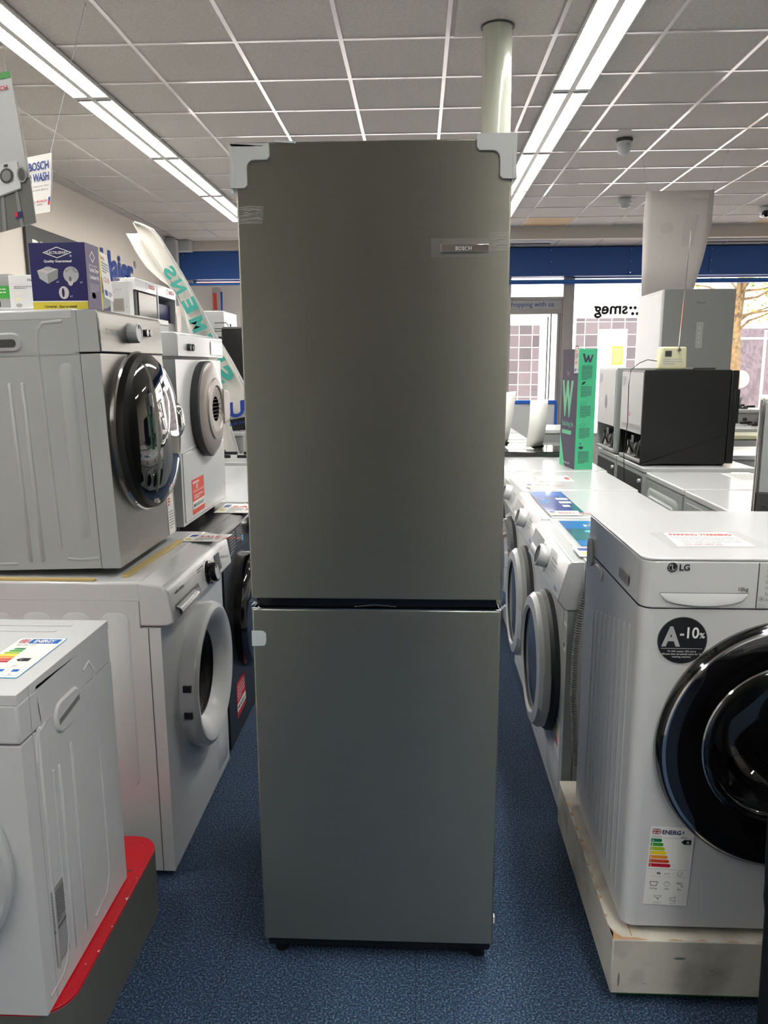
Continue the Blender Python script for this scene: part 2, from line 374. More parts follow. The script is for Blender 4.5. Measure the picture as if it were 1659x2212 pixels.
# ------------------------------------------------------------------ outside
b = MB(); b.box(-30, 40, 12.12, 60, -.12, -.02, 'pavement'); struct(b.build('floor_street'))
def shopfront(label, x0, x1, pieces, z1=4.6, cat='building'):
    t = thing('shop_building', label, cat, ((x0 + x1) / 2, 22, -.02)); t_x = (x0 + x1) / 2
    b = MB(); b.box(x0 - t_x, x1 - t_x, .05, 4, 0, z1 + 3, 'facade_white'); b.build('wall', t)
    for i_, (nm, a0, a1, c0, c1, m) in enumerate(pieces):
        b = MB(); b.box(a0 - t_x, a1 - t_x, -.01 - .006 * i_, .05, c0 + .02, c1 + .02, m); b.build(nm, t)
    return t
shopfront('white fronted shop with dark tiled wall across the street, seen left of the column', -12, .2,
          [('sign_board', -7.4, -4.6, 3.1, 3.9, 'orange_red'), ('tiled_wall', -6.8, -5.8, .2, 2.6, 'wall_tile'), ('display_window', -4.9, -3.2, .6, 2.5, 'shop_dark')])
t = shopfront('white fronted shop with pinkish tiled walls seen through the glass door', .2, 6.1,
          [('tiled_wall', .9, 3.35, -.02, 2.62, 'wall_tile'), ('tiled_wall', 4.35, 6.0, -.02, 2.8, 'wall_tile'), ('door_frame', 4.95, 5.75, -.02, 2.5, 'facade_white'),
           ('sign_board', .9, 3.9, 3.55, 4.0, 'facade_white')])
b = MB(); b.box(2.2, 2.5, -.05, -.03, 1.56, 2.06, 'notice_yellow'); b.lines(2.23, 2.47, 1.6, 2.02, 12, 'ink_grey', FR((0, -.052, 0), (1, 0, 0), (0, 0, 1)), 3, .35); tag(b.build('notice', t), 'yellow printed notice')
b = MB(); b.box(2.35, 2.55, -.015, -.01, 2.1, 2.42, 'shop_dark'); b.box(2.6, 2.68, -.015, -.01, 1.55, 2.4, 'shop_dark'); b.build('door_pane', t)
t = shopfront('white fascia shop with dark window of posters beyond the street tree', 6.1, 14,
          [('display_window', 7.0, 12, .2, 2.5, 'shop_dark'), ('window_sill', 6.9, 12, .02, .25, 'facade_white'), ('window_frame', 7.35, 7.43, .2, 2.45, 'dark_grey'), ('window_frame', 9.45, 9.52, .2, 2.45, 'facade_white'), ('transom', 7, 12, 2.2, 2.26, 'facade_white')])
b = MB(); M0 = FR((-10.05, -.02, 0), (1, 0, 0), (0, 0, 1))
for q in ((7.55, 1.75, 7.95, 2.15), (7.55, 1.45, 7.9, 1.7), (8.05, 1.35, 8.75, 1.7), (6.6, .35, 8.1, 1.3)): b.prism(rrect(*q, .04), 0, .01, 'facade_white', M0)
b.prism(ell(8.4, 2.0, .18, .17), 0, .01, 'facade_white', M0); b.prism(ell(8.9, 1.15, .24, .24), 0, .01, 'facade_white', M0)
b.build('poster', t)
t = thing('street_tree', 'slim street tree with yellow green leaves seen through the right window', 'tree', (7.13, 18, -.02))
b = MB(); tk = [(0.0, 0, 0), (0.02, 0, 1.2), (-.03, .05, 2.4), (0.02, 0, 3.3), (.1, .05, 4.6), (.2, 0, 6)]
b.tube(tk, [.15, .13, .12, .1, .08, .03], 'bark', n=12)
rr = random.Random(5); tips = []
for i in range(30):
    z = rr.uniform(2.3, 5.2); a = rr.uniform(0, 2 * PI); L = rr.uniform(.9, 2.4); p = [Vector((.02, 0, z))]
    for k in range(5): a += rr.uniform(-.3, .3); p.append(p[-1] + Vector((math.cos(a) * L / 5, math.sin(a) * L / 5, rr.uniform(.02, .2)))); tips.append(p[-1].copy())
    b.tube(p, [.035, .028, .02, .014, .01, .005], 'bark', n=5)
b.build('trunk', t)
b = MB()
for p in tips:
    if p.x * p.x + p.y * p.y < .5: continue
    for k in range(26):
        c = p + Vector((rr.gauss(0, .22), rr.gauss(0, .22), rr.gauss(0, .15))); u = Vector((rr.gauss(0, 1), rr.gauss(0, 1), rr.gauss(0, 1))).normalized(); v = u.cross(Vector((rr.gauss(0, 1), rr.gauss(0, 1), rr.gauss(0, 1)))).normalized(); s1 = rr.uniform(.03, .055)
        b.add([c - u * s1, c + v * s1 * .6, c + u * s1, c - v * s1 * .6], [(0, 1, 2, 3)], 'leaf', ID)
tag(b.build('foliage', t, smooth=False), None, kind='stuff')

# ------------------------------------------------------------------ ceiling lamps, column, detectors
def make_lamp(label, group):
    t = thing('ceiling_light', label, 'ceiling light', (0, 0, 0), 0, group)
    b = MB(); W = .125
    b.box(-W, W, .01, 1.49, -.006, .0, 'housing'); b.box(-W, -W + .008, .01, 1.49, -.024, 0, 'housing'); b.box(W - .008, W, .01, 1.49, -.024, 0, 'housing')
    b.box(-.018, .018, .01, 1.49, -.028, 0, 'housing'); b.box(-W, W, 0, .03, -.026, 0, 'housing'); b.box(-W, W, 1.47, 1.5, -.026, 0, 'housing')
    for k in range(2): b.box(-W + .012, -.02, .012 + k * 1.44, .036 + k * 1.44, -.03, -.018, 'mid_grey'); b.box(.02, W - .012, .012 + k * 1.44, .036 + k * 1.44, -.03, -.018, 'mid_grey')
    b.build('housing', t)
    for sx in (-1, 1):
        d = MB(); xa, xb = (-W + .009, -.019) if sx < 0 else (.019, W - .009); d.box(xa, xb, .037, 1.463, -.018, -.01, 'lit'); d.build('diffuser', t, smooth=False)
    l = MB()
    for k in range(36):
        yy = .05 + k * .04; l.box(-W + .008, -.013, yy, yy + .0015, -.025, -.018, 'housing'); l.box(.013, W - .008, yy, yy + .0015, -.025, -.018, 'housing')
    l.build('louvre', t, smooth=False)
    return t
def dup(root, loc, rz=None, label=None, group=None):
    r = root.copy(); COL.objects.link(r); r.location = loc
    if rz is not None: r.rotation_euler = (0, 0, rz)
    if label: r['label'] = label
    if group: r['group'] = group
    for ch in list(root.children):
        c = ch.copy(); COL.objects.link(c); c.parent = r
        for g_ in ch.children: d = g_.copy(); COL.objects.link(d); d.parent = c
    return r
lamp0 = make_lamp('twin channel louvred batten light in the left ceiling row', 'left row of ceiling lights')
for i, yy in enumerate([5.6, -1.9, -.4, 1.1, 2.6, 4.1, 7.1, 8.6]):
    lb = {2.6: 'nearest batten light of the left ceiling row, cut by the photo edge', 4.1: 'second nearest batten light of the left ceiling row', 5.6: 'left row batten light between the first and second visible joints',
          7.1: 'left row batten light ending close to the fridge top', 8.6: 'farthest left row batten light disappearing behind the fridge'}.get(yy, 'left row ceiling light behind the photographer')
    (setattr(lamp0, 'location', (-2.19, yy - .11, CZ)) or tag(lamp0, lb)) if i == 0 else dup(lamp0, (-2.19, yy - .11, CZ), 0, lb)
for yy in [-1.93, -.45, 1.05, 2.55, 4.05, 5.55, 7.05, 8.5]:
    lb = {2.55: 'right row batten light above the top photo edge', 4.05: 'nearest batten light of the right row, beside the column top', 5.55: 'right row batten light between its first two visible joints',
          7.05: 'right row batten light just above the fridge corner', 8.5: 'farthest batten light of the right row, end hidden by the fridge'}.get(yy, 'right row ceiling light behind the photographer')
    dup(lamp0, (.995, yy - .03, CZ), 0, lb, 'right row of ceiling lights')
for yy in [-1.9, 1.1, 4.1, 7.1]: dup(lamp0, (4.3, yy, CZ), 0, 'third row ceiling light outside the right photo edge', 'third row of ceiling lights')
b = MB(); b.lathe([(.08, 0), (.08, CZ - .012)], 'column_paint', Matrix.Translation((.416, 4.54, 0)), 48); b.lathe([(.08, 0), (.09, 0), (.09, .006), (.08, .006)], 'seam', Matrix.Translation((.416, 4.54, CZ - .02)), 48)
tag(b.build('column'), 'glossy off-white round column rising to the ceiling behind the fridge', 'column')
def detector(name, label, cat, loc, kind):
    t = thing(name, label, cat, loc)
    b = MB(); b.lathe([(.0001, -.02), (.062, -.02), (.066, 0), (.0001, 0)], 'dark_grey' if kind == 0 else 'white', n=32); b.build('base', t)
    b = MB()
    if kind == 0: b.lathe([(.058, -.02), (.057, -.06), (.045, -.1), (.025, -.118), (.0001, -.122)], 'white_matt', n=32)
    elif kind == 1: b.lathe([(.075, -.02), (.078, -.05), (.06, -.062), (.055, -.085), (.035, -.1), (.0001, -.1)], 'white_matt', n=32)
    else: b.lathe([(.09, -.02), (.092, -.06), (.075, -.1), (.05, -.115), (.0001, -.115)], 'white', n=32)
    b.build('cover', t)
    if kind == 0: b = MB(); b.box(.0, .03, -.0605, -.058, -.06, -.04, 'ink_light'); b.build('marking', t)
    if kind == 2: b = MB(); b.lathe([(.0001, .05), (.03, .045), (.04, .02), (.04, 0)], 'black_gloss', FR((-.03, -.05, -.075), (1, 0, 0), (0, -.5, .8)), 24); b.build('lens', t)
detector('motion_detector', 'white motion detector dome under the ceiling, upper one of two', 'detector', (1.66, 6.75, CZ), 0)
detector('smoke_detector', 'small white smoke detector on the ceiling above the hanging poster', 'detector', (2.26, 9.05, CZ), 1)
detector('dome_camera', 'white security camera with black lens at the right photo edge', 'camera', (4.03, 9.6, CZ), 2)

# ------------------------------------------------------------------ appliance builders
def ribs(b, M, spec, m):
    """raised rounded strips (x0,y0,x1,y1) on a panel"""
    for x0, y0, x1, y1 in spec:
        r = min(abs(x1 - x0), abs(y1 - y0)) / 2 * .98; i = .35 * r
        b.pad(rrect(x0, y0, x1, y1, r, 4), rrect(x0 + i, y0 + i, x1 - i, y1 - i, r - i, 4), 0, .002, m, M)
def groove(b, M, pts, wd, m):
    """raised bead following a polyline on a face"""
    b.tube([(p[0], p[1], -1.4 * wd) for p in pts], wd * 1.8, m, M, 12)
def cabinet(t, W, D, z0, z1, m, hole=None, ms=None, r=.004, name='cabinet'):
    ms = ms or m; b = MB(); H = z1 - z0
    Mf = fr('front', W, D)
    out = [(-W / 2, z0), (W / 2, z0), (W / 2, z1), (-W / 2, z1)]
    b.poly(out, m, Mf, 0, holes=[circ(hole[0], hole[1], hole[2])] if hole else [])
    b.add([(-W / 2, 0, z0), (-W / 2, D, z0), (-W / 2, D, z1), (-W / 2, 0, z1)], [(0, 1, 2, 3)], ms, ID)
    b.add([(W / 2, 0, z0), (W / 2, D, z0), (W / 2, D, z1), (W / 2, 0, z1)], [(0, 1, 2, 3)], ms, ID)
    b.add([(-W / 2, D, z0), (W / 2, D, z0), (W / 2, D, z1), (-W / 2, D, z1)], [(0, 1, 2, 3)], ms, ID)
    b.add([(-W / 2, 0, z0), (W / 2, 0, z0), (W / 2, D, z0), (-W / 2, D, z0)], [(0, 1, 2, 3)], ms, ID)
    b.add([(-W / 2, 0, z1), (W / 2, 0, z1), (W / 2, D, z1), (-W / 2, D, z1)], [(0, 1, 2, 3)], ms, ID)
    return b
def feet(t, W, D, h=.02):
    for sx in (-1, 1):
        for y in (.06, D - .06):
            b = MB(); b.cyl(sx * (W / 2 - .06), y, .022, 0, h, 'black', n=16); b.build('foot', t)
def worktop(t, W, D, z0, z1, m='white', inset=True, over=0, name='worktop', y0=0, r=.006):
    b = MB(); b.box(-W / 2, W / 2, y0 - over, D, z0, z1, m); o = b.build(name, t, bevel=r, seg=3)
    return o
def panel(t, W, prof, m, name='control_panel', bev=.004):
    """profile points (y, z) extruded over the width"""
    b = MB(); b.prism([(p[0], p[1]) for p in prof], -W / 2, W / 2, m, FR((0, 0, 0), (0, 1, 0), (0, 0, 1))); return b.build(name, t, bevel=bev, seg=3)
def knob(t, M, r, h, m='white', face='dark_chrome', base=None):
    b = MB()
    if base: b.lathe([(r * 1.25, 0), (r * 1.2, .006), (r, .008)], base, M, 32)
    b.lathe([(r, 0), (r, h * .85), (r * .93, h), (r * .8, h)], m, M, 40); b.lathe([(r * .8, h), (r * .78, h - .002), (.0001, h - .002)], face, M, 40)
    b.box(-.0015, .0015, r * .4, r * .75, h - .003, h, 'ink', M)
    return b.build('knob', t)
def drum(t, M, r, depth):
    b = MB(); b.lathe([(r, 0), (r * 1.18, -.05), (r * 1.2, -depth)], 'perforated', M, 48); b.lathe([(r * 1.2, -depth), (r * .5, -depth - .01), (.0001, -depth + .02)], 'drum', M, 48)
    for k in range(3):
        a = 2 * PI * k / 3 + .4; q = M @ Matrix.Rotation(a, 4, 'Z'); b.prism([(r * 1.18, -.03), (r * .95, 0), (r * 1.18, .03)], -depth + .01, -.06, 'mid_grey', q)
    b.build('drum', t)
    b = MB(); b.lathe([(r * 1.02, .0), (r * .97, -.015), (r * 1.05, -.03), (r * .99, -.05)], 'rubber', M, 48); b.build('door_seal', t)

def card(b, M, w, h, seed=1):
    """printed shop price card"""
    b.box(0, w, 0, h, 0, .0008, 'paper', M); M = M @ Matrix.Translation((0, 0, .0006))
    b.text('SALE', w * .12, h * .84, h * .1, 'red_ink', M, 'L', bold=.02); b.lines(w * .12, w * .9, h * .55, h * .8, 4, 'ink_grey', M, seed)
    b.text('£', w * .12, h * .36, h * .14, 'red_ink', M); b.text(str(199 + seed * 10), w * .3, h * .36, h * .16, 'red_ink', M, bold=.01)
    b.rect(w * .1, h * .06, w * .4, h * .18, 'blue_ink', M); b.lines(w * .5, w * .9, h * .06, h * .18, 3, 'blue_ink', M, seed + 3)
def energy_new(b, M, w, h):
    """UK energy label with seven arrows"""
    b.prism(rrect(0, 0, w, h, .002, 2), 0, .0004, 'paper', M); M = M @ Matrix.Translation((0, 0, .0003))
    fx, fy, fw, fh = w * .05, h * .905, w * .19, h * .07
    flag(b, M, fx, fy, fw, fh)
    b.text('ENERG', w * .27, h * .912, h * .072, 'navy', M, width=w * .42, bold=.03)
    b.poly([(w * .75, h * .975), (w * .72, h * .935), (w * .74, h * .935), (w * .725, h * .9), (w * .77, h * .945), (w * .745, h * .945)], 'navy', M)
    b.text('LG Electronics', w * .05, h * .875, h * .018, 'ink', M); b.lines(w * .7, w * .93, h * .87, h * .885, 1, 'ink_grey', M)
    b.rect(w * .03, h * .862, w * .95, h * .865, 'ink_light', M)
    for i, c in enumerate('ABCDEFG'):
        y1 = h * (.85 - i * .053); y0 = y1 - h * .042; L = w * (.25 + i * .042); x0 = w * .04
        b.poly([(x0, y0), (x0 + L - w * .03, y0), (x0 + L, (y0 + y1) / 2), (x0 + L - w * .03, y1), (x0, y1)], 'e' + c, M); b.text(c, x0 + w * .02, y0 + h * .01, h * .032, 'paper', M, bold=.02, h=.0009)
    y0 = h * .79; b.poly([(w * .72, y0 + h * .03), (w * .78, y0), (w * .94, y0), (w * .94, y0 + h * .06), (w * .78, y0 + h * .06)], 'ink', M); b.text('A', w * .83, y0 + h * .014, h * .046, 'paper', M, bold=.03, h=.0009)
    b.rect(w * .03, h * .46, w * .95, h * .464, 'ink_light', M); b.rect(w * .03, h * .365, w * .95, h * .368, 'ink_light', M)
    b.text('46', w * .24, h * .395, h * .045, 'ink', M, bold=.03); b.text('kWh', w * .42, h * .395, h * .034, 'ink_grey', M); b.text('/', w * .6, h * .39, h * .06, 'ink_light', M)
    b.poly(circ(w * .76, h * .412, h * .032, 24), 'ink_grey', M, holes=[circ(w * .76, h * .412, h * .027, 24)]); b.text('100', w * .76, h * .403, h * .02, 'ink_grey', M, 'C')
    for cx, t1 in ((.2, '10.0 kg'), (.5, '3:59'), (.8, '52 L')): b.text(t1, w * cx, h * .2, h * .03, 'ink', M, 'C', bold=.01)
    b.poly([(w * .1, h * .3), (w * .3, h * .3), (w * .27, h * .24), (w * .13, h * .24)], 'ink_grey', M, holes=[[(w * .12, h * .29), (w * .28, h * .29), (w * .255, h * .25), (w * .145, h * .25)]])
    b.poly(circ(w * .5, h * .275, h * .034, 24), 'ink_grey', M, holes=[circ(w * .5, h * .275, h * .029, 24)]); b.rect(w * .495, h * .275, w * .505, h * .3, 'ink_grey', M)
    b.poly([(w * .72, h * .3), (w * .84, h * .3), (w * .87, h * .24), (w * .83, h * .24), (w * .81, h * .275), (w * .72, h * .28)], 'ink_grey', M, holes=[[(w * .735, h * .293), (w * .833, h * .293), (w * .855, h * .248), (w * .837, h * .248), (w * .815, h * .283), (w * .735, h * .287)]])
    b.poly([(w * .24, h * .12), (w * .4, h * .12), (w * .4, h * .1), (w * .34, h * .09), (w * .34, h * .05), (w * .31, h * .08), (w * .24, h * .1)], 'ink_grey', M, holes=[[(w * .25, h * .115), (w * .39, h * .115), (w * .39, h * .104), (w * .31, h * .09), (w * .25, h * .104)]])
    b.poly([(w * .6, h * .06), (w * .66, h * .06), (w * .73, h * .04), (w * .73, h * .12), (w * .66, h * .1), (w * .6, h * .1)], 'ink_grey', M, holes=[[(w * .61, h * .066), (w * .665, h * .066), (w * .72, h * .05), (w * .72, h * .11), (w * .665, h * .094), (w * .61, h * .094)]])
    b.text('ABCDEFG', w * .32, h * .018, h * .022, 'ink_grey', M, 'C'); b.text('ABCD', w * .67, h * .018, h * .022, 'ink_grey', M, 'C')
def flag(b, M, x, y, w, h):
    b.rect(x, y, x + w, y + h, 'blue_ink', M, .0003)
    for s1 in (0, 1):
        a = [(x, y + h * .0), (x + w * .14, y), (x + w, y + h * .88), (x + w, y + h), (x + w * .86, y + h), (x, y + h * .12)]
        if s1: a = [(2 * x + w - p[0], p[1]) for p in a]
        b.poly(a, 'paper', M, .0004); a = [(x, y), (x + w * .05, y), (x + w, y + h * .96), (x + w, y + h), (x + w * .95, y + h), (x, y + h * .04)]
        if s1: a = [(2 * x + w - p[0], p[1]) for p in a]
        b.poly(a, 'red_ink', M, .00045)
    b.rect(x, y + h * .33, x + w, y + h * .67, 'paper', M, .0005); b.rect(x + w * .4, y, x + w * .6, y + h, 'paper', M, .0005)
    b.rect(x, y + h * .4, x + w, y + h * .6, 'red_ink', M, .0006); b.rect(x + w * .44, y, x + w * .56, y + h, 'red_ink', M, .0006)
# ------------------------------------------------------------------ tall fridge freezer in the middle
t = thing('fridge_freezer', 'tall brushed stainless fridge freezer standing in the middle of the aisle', 'fridge freezer', (-.1, 1.76, 0), 0)
b = MB(); b.box(-.294, .294, .062, .66, .055, 2.005, 'inox_dark'); b.build('cabinet', t, bevel=.004)
b = MB(); b.box(-.29, .29, .02, .3, .03, .06, 'black'); b.build('plinth', t)
def fdoor(name, z0, z1):
    b = MB(); b.box(-.2985, .2985, 0, .06, z0, z1, 'inox'); o = b.build(name, t, bevel=.0035, seg=3); return o
ud = fdoor('upper_door', .992, 2.014); ld = fdoor('lower_door', .062, .966)
b = MB(); b.box(-.288, .288, .012, .06, .9655, .9925, 'black_gloss'); b.box(-.2985, .2985, .0, .003, .9655, .968, 'chrome'); b.build('handle_recess', ld)
b = MB(); b.box(-.296, .296, .06, .064, .07, .96, 'mid_grey'); b.box(-.296, .296, .06, .064, 1.0, 2.0, 'mid_grey'); b.build('door_gasket', t)
Mf = FR((0, 0, 0), (1, 0, 0), (0, 0, 1))
b = MB(); b.box(.148, .252, -.004, 0, 1.782, 1.799, 'chrome'); b.text('BOSCH', .18, 1.7865, .011, 'ink_light', Mf, bold=.02, h=.0043); b.build('badge', ud, bevel=.001)
for sx, dz in ((-1, -.012), (1, 0)):
    b = MB(); M = FR((sx * .298, 0, 2.014 + dz), (-sx, 0, 0), (0, 0, 1)); L = .076; Hh = .083
    pts = [(-.009, .008), (L, .008), (L, -.018)] + [(L - .006, -.026), (.042, -.026)] + [(.042 - .016 * math.sin(a), -.042 + .016 * math.cos(a)) for a in (0.4, .8, 1.2)] + [(.026, -.046), (.026, -Hh + .006), (.02, -Hh), (-.009, -Hh)]
    f_, k_ = (-.007, .07) if sx > 0 else (.007, -.07)
    b.prism(pts, min(0, f_), max(0, f_), 'white_grey', M); b.box(-.009, L, .0005, .008, min(f_, k_), max(f_, k_), 'white_grey', M); b.box(-.009, -.0005, -Hh, .008, min(f_, k_), max(f_, k_), 'white_grey', M)
    tag(b.build('corner_protector', t, bevel=.0015), 'pale grey plastic corner protector')
def tape(name, x0, x1, z0, z1, m, seed, streak=10, edge=True, par=ud):
    r = random.Random(seed); b = MB(); n = 14; top = [(x0 + (x1 - x0) * i / n, z1 + r.uniform(-.0008, .0008)) for i in range(n + 1)]
    lo = [(x1 - (x1 - x0) * i / n, z0 + r.uniform(-.0008, .0008)) for i in range(n + 1)]
    if edge: lo[0] = (x1 - .006, z0 + .002); lo[1] = (x1 - .009, z0)
    b.poly(top + lo, 'tape_clear' if m == 'tape' else m, Mf, .0012)
    for i in range(streak):
        zz = r.uniform(z0 + .001, z1 - .001); xs = r.uniform(x0, x1 - .012); L = min(r.uniform(.006, .03), x1 - xs - .001)
        b.poly([(xs, zz), (xs + L * .5, zz + .0007), (xs + L, zz + r.uniform(-.001, .001)), (xs + L * .5, zz - .0002)], 'tape', Mf, .0016)
    return b.build(name, par, smooth=False)
tag(tape('tape', -.298, -.237, 1.846, 1.884, 'tape', 4, 46), None, None); tape('tape', .252, .2985, 1.784, 1.824, 'tape', 9, 40)
tape('film', .126, .262, 1.772, 1.812, 'film', 12, 6, False)
b = MB(); b.prism([(-.301, .872), (-.27, .873), (-.266, .884), (-.266, .905), (-.273, .911), (-.301, .911)], .0006, .0012, 'white_tape', Mf); b.build('tape', ld, smooth=False)
b = MB(); r = random.Random(3)
for cx in (-.3, .296):
    for k in range(4): x = cx + r.uniform(-.006, .02 if cx < 0 else .004); z = .972 + r.uniform(-.01, .014); b.prism([(x, z), (x + .014, z + .006), (x + .008, z + .011)], -.001, .0, 'film' if k % 2 else 'white_tape', FR((0, -.002 - k * .001, 0), (1, 0, 0), (0, 0, 1))); b.build('film_scrap', ld, smooth=False); b = MB()
b.tube([(-.05, -.001, .974), (0, -.002, .979), (.05, -.001, .975)], .0008, 'chrome'); b.build('film_scrap', ld, smooth=False)
b = MB(); b.prism([(-.309, .02), (-.298, .016), (-.295, -.12), (-.302, -.13)], .0, .004, 'film', FR((0, -.001, 1.985), (1, 0, 0), (0, 0, 1))); b.build('film_scrap', ud, smooth=False); b = MB(); b.prism([(-.312, -.03), (-.304, -.03), (-.302, -.075), (-.308, -.078)], 0, .004, 'white_tape', FR((0, -.001, 1.985), (1, 0, 0), (0, 0, 1))); b.build('film_scrap', ud, smooth=False); b = MB()
b.prism([(-.21, .0305), (-.165, .0285), (-.165, .0245), (-.205, .028)], 0, .002, 'white_tape', FR((0, -.001, 1.985), (1, 0, 0), (0, 0, 1))); b.build('film_scrap', ud, smooth=False)
for sx in (-1, 1):
    for y_ in (.05, .5): b = MB(); b.cyl(sx * .26, y_, .02, 0, .03 if y_ < .1 else .055, 'black', n=16); b.build('foot', t)
b = MB(); b.box(.25, .292, .005, .06, .045, .062, 'black'); b.box(.297, .303, .004, .02, .12, .14, 'paper'); b.build('hinge', t, bevel=.002)

# ------------------------------------------------------------------ right: front loader facing the camera on its scuffed plinth
b = MB(); b.box(.474, 1.34, 1.648, 2.37, .03, .181, 'scuffed_white')
tx = random.Random(8)
Mt = FR((0, 0, .1811), (1, 0, 0), (0, 1, 0))
for k in range(12):
    y = 1.66 + k * .055 + tx.uniform(-.02, .02); L = tx.uniform(.012, .05); b.poly([(.4745, y), (.4745 + tx.uniform(.004, .012), y + L * .4), (.4745, y + L)], 'bare_wood', Mt)
b.poly([(.4745, 1.6485), (.56, 1.6485), (.53, 1.656), (.5, 1.655), (.485, 1.67), (.4745, 1.69)], 'bare_wood', Mt)
for k in range(9): x = .6 + k * .07; b.poly([(x, 1.6485), (x + tx.uniform(.02, .05), 1.6485), (x + .02, 1.6485 + tx.uniform(.003, .006))], 'bare_wood', Mt)
b.rect(.52, 1.66, .523, 1.74, 'bare_wood', Mt @ Matrix.Rotation(.0, 4, 'Z')); Mq = FR((0, 1.6475, 0), (1, 0, 0), (0, 0, 1))
for q in ((.62, .13, .65, .137), (.55, .06, .558, .062), (.71, .1, .716, .104), (.49, .05, .495, .09)): b.poly(ell((q[0] + q[2]) / 2, (q[1] + q[3]) / 2, (q[2] - q[0]) / 2, (q[3] - q[1]) / 2, 12), 'grey', Mq)
o = b.build('display_plinth', None, bevel=.004); tag(o, 'scuffed white wooden plinth with chipped edges under the large front loader', 'plinth')
b = MB(); b.box(.5, 1.32, 1.68, 2.35, 0, .03, 'green'); o2 = b.build('plinth_base', o); 

LW, LD, LH = .70, .56, .94
t = thing('washing_machine', 'white front loader with big black glass door on the scuffed white plinth', 'washing machine', (.85, 1.672, .1815), 0)
DC = (0.0, .50)
b = MB(); MF = fr('front', LW, LD); z0, z1 = .02, .822; rc = .03
outl = [(-LW / 2 + rc, z0), (LW / 2 - rc, z0), (LW / 2 - rc, z1), (-LW / 2 + rc, z1)]
outl = [(-LW / 2 + rc, z0 + .0), (LW / 2 - rc, z0), (LW / 2 - rc, z1), (-LW / 2 + rc, z1)]
b.poly(outl, 'white', MF, 0, holes=[circ(DC[0], DC[1], .19)])
for sx in (-1, 1):
    q = [(sx * (LW / 2 - rc + rc * math.sin(a)), rc - rc * math.cos(a)) for a in [i * PI / 16 for i in range(9)]]
    vs = [(p[0], p[1], z) for z in (z0, z1) for p in q]; b.add(vs, [(i, i + 1, 9 + i + 1, 9 + i) for i in range(8)], 'white', ID)
    b.add([(sx * LW / 2, rc, z0), (sx * LW / 2, LD, z0), (sx * LW / 2, LD, z1), (sx * LW / 2, rc, z1)], [(0, 1, 2, 3)], 'white', ID)
b.box(-LW / 2 + .001, LW / 2 - .001, LD - .01, LD, z0, z1, 'white'); b.box(-LW / 2 + rc, LW / 2 - rc, .01, LD, z0, z0 + .01, 'white')
ML = fr('left', LW, LD)
ribs(b, ML, [(-.09 - .045 * k, .06 + (.008 * k), -.072 - .045 * k, .76 - .01 * k) for k in range(9)], 'white')
b.prism(rrect(-.45, .84 - .06, -.36, .845 - .035, .012), 0, .004, 'white', ML); b.build('cabinet', t, ang=50)
b = MB(); b.prism(rrect(-.535, .79, -.47, .87, .03), 0, .006, 'white', ML); b.pad(rrect(-.525, .795, -.48, .862, .02), rrect(-.52, .802, -.486, .856, .015), .0061, .0062, 'mid_grey', ML); b.build('side_handle', t)  # grey inset paints the shade of a hollow grip on a raised pad
b = MB(); b.prism(rrect(-.185, .775, -.1, .80, .002, 1), .0035, .0045, 'mid_grey', ML @ Matrix.Translation((0, .07, 0)) ); b.lines(-.18, -.105, .847, .868, 5, 'ink_grey', ML, 4, h=.005)
tag(b.build('rating_plate', t), 'grey printed rating label on the side')
def rsolid(name, x0, x1, y0, y1, z0, z1, m, rr=.03, bev=.004, par=None):
    b = MB(); b.prism([(p[0], p[1]) for p in rrect(x0, y0, x1, y1, rr, 6)], z0, z1, m, ID); return b.build(name, par or t, bevel=bev, seg=3, ang=30)
cp = rsolid('control_panel', -LW / 2, LW / 2, -.002, LD, .824, .932, 'white', bev=.003)
rsolid('worktop', -LW / 2 - .002, LW / 2 + .002, -.002, LD, .9325, .94, 'white', bev=.003)
b = MB(); Mc = FR((0, -.0025, 0), (1, 0, 0), (0, 0, 1)); LX = -.35
b.box(-.1 - .0008, -.1 + .0008, -.0035, -.002, .826, .93, 'seam')
# detergent drawer with scooped handle
b.poly(circ(.05 + LX + .008, .917, .0115, 28), 'ink', Mc, .001) if 0 else None
dz = -.181
cx, cz = .562 - .85, 1.100 - .181
b.poly(circ(cx, cz, .011, 28), 'ink', Mc, .001); b.poly([(cx - .0006, cz + .006), (cx + .0006, cz + .006), (cx + .0006, cz - .004), (cx + .004, cz - .004), (cx + .004, cz - .0052), (cx - .0006, cz - .0052)], 'paper', Mc, .0013)
b.poly(circ(cx - .004, cz + .004, .0013, 10), 'paper', Mc, .0013); b.poly([(cx + .0085 * math.cos(a), cz + .0085 * math.sin(a)) for a in [PI / 2 + i * 1.5 * PI / 16 for i in range(17)]] + [(cx + .0078 * math.cos(a), cz + .0078 * math.sin(a)) for a in [PI / 2 + i * 1.5 * PI / 16 for i in range(16, -1, -1)]], 'paper', Mc, .0013)
b.text('LG', cx + .0155, cz - .007, .0195, 'ink', Mc, bold=.03, h=.001)
b.text('10kg', 1.0 * (.709 - .85), 1.047 - .181, .0125, 'ink', Mc, h=.001)
for i, s1 in enumerate(('Steam', 'AI Wash', 'Cotton', 'Eco 40-60', 'Mixed Fabric', 'Easy Care', 'Allergy Care')):
    b.text(s1, -.083, 1.105 - .181 - i * .0135 - (.003 if i == 0 else 0), .009, 'ink_grey', Mc, h=.001)
b.poly(circ(-.09, .848, .006, 20), 'ink_grey', Mc, .001, holes=[circ(-.09, .848, .005, 20)]); b.poly(circ(-.09, .848, .0025, 12), 'ink_grey', Mc, .001); b.text('Smart', -.09, .834, .005, 'ink_grey', Mc, 'C', h=.001); b.text('Diagnosis', -.09, .829, .005, 'ink_grey', Mc, 'C', h=.001)
b.build('panel_printing', cp, smooth=False)
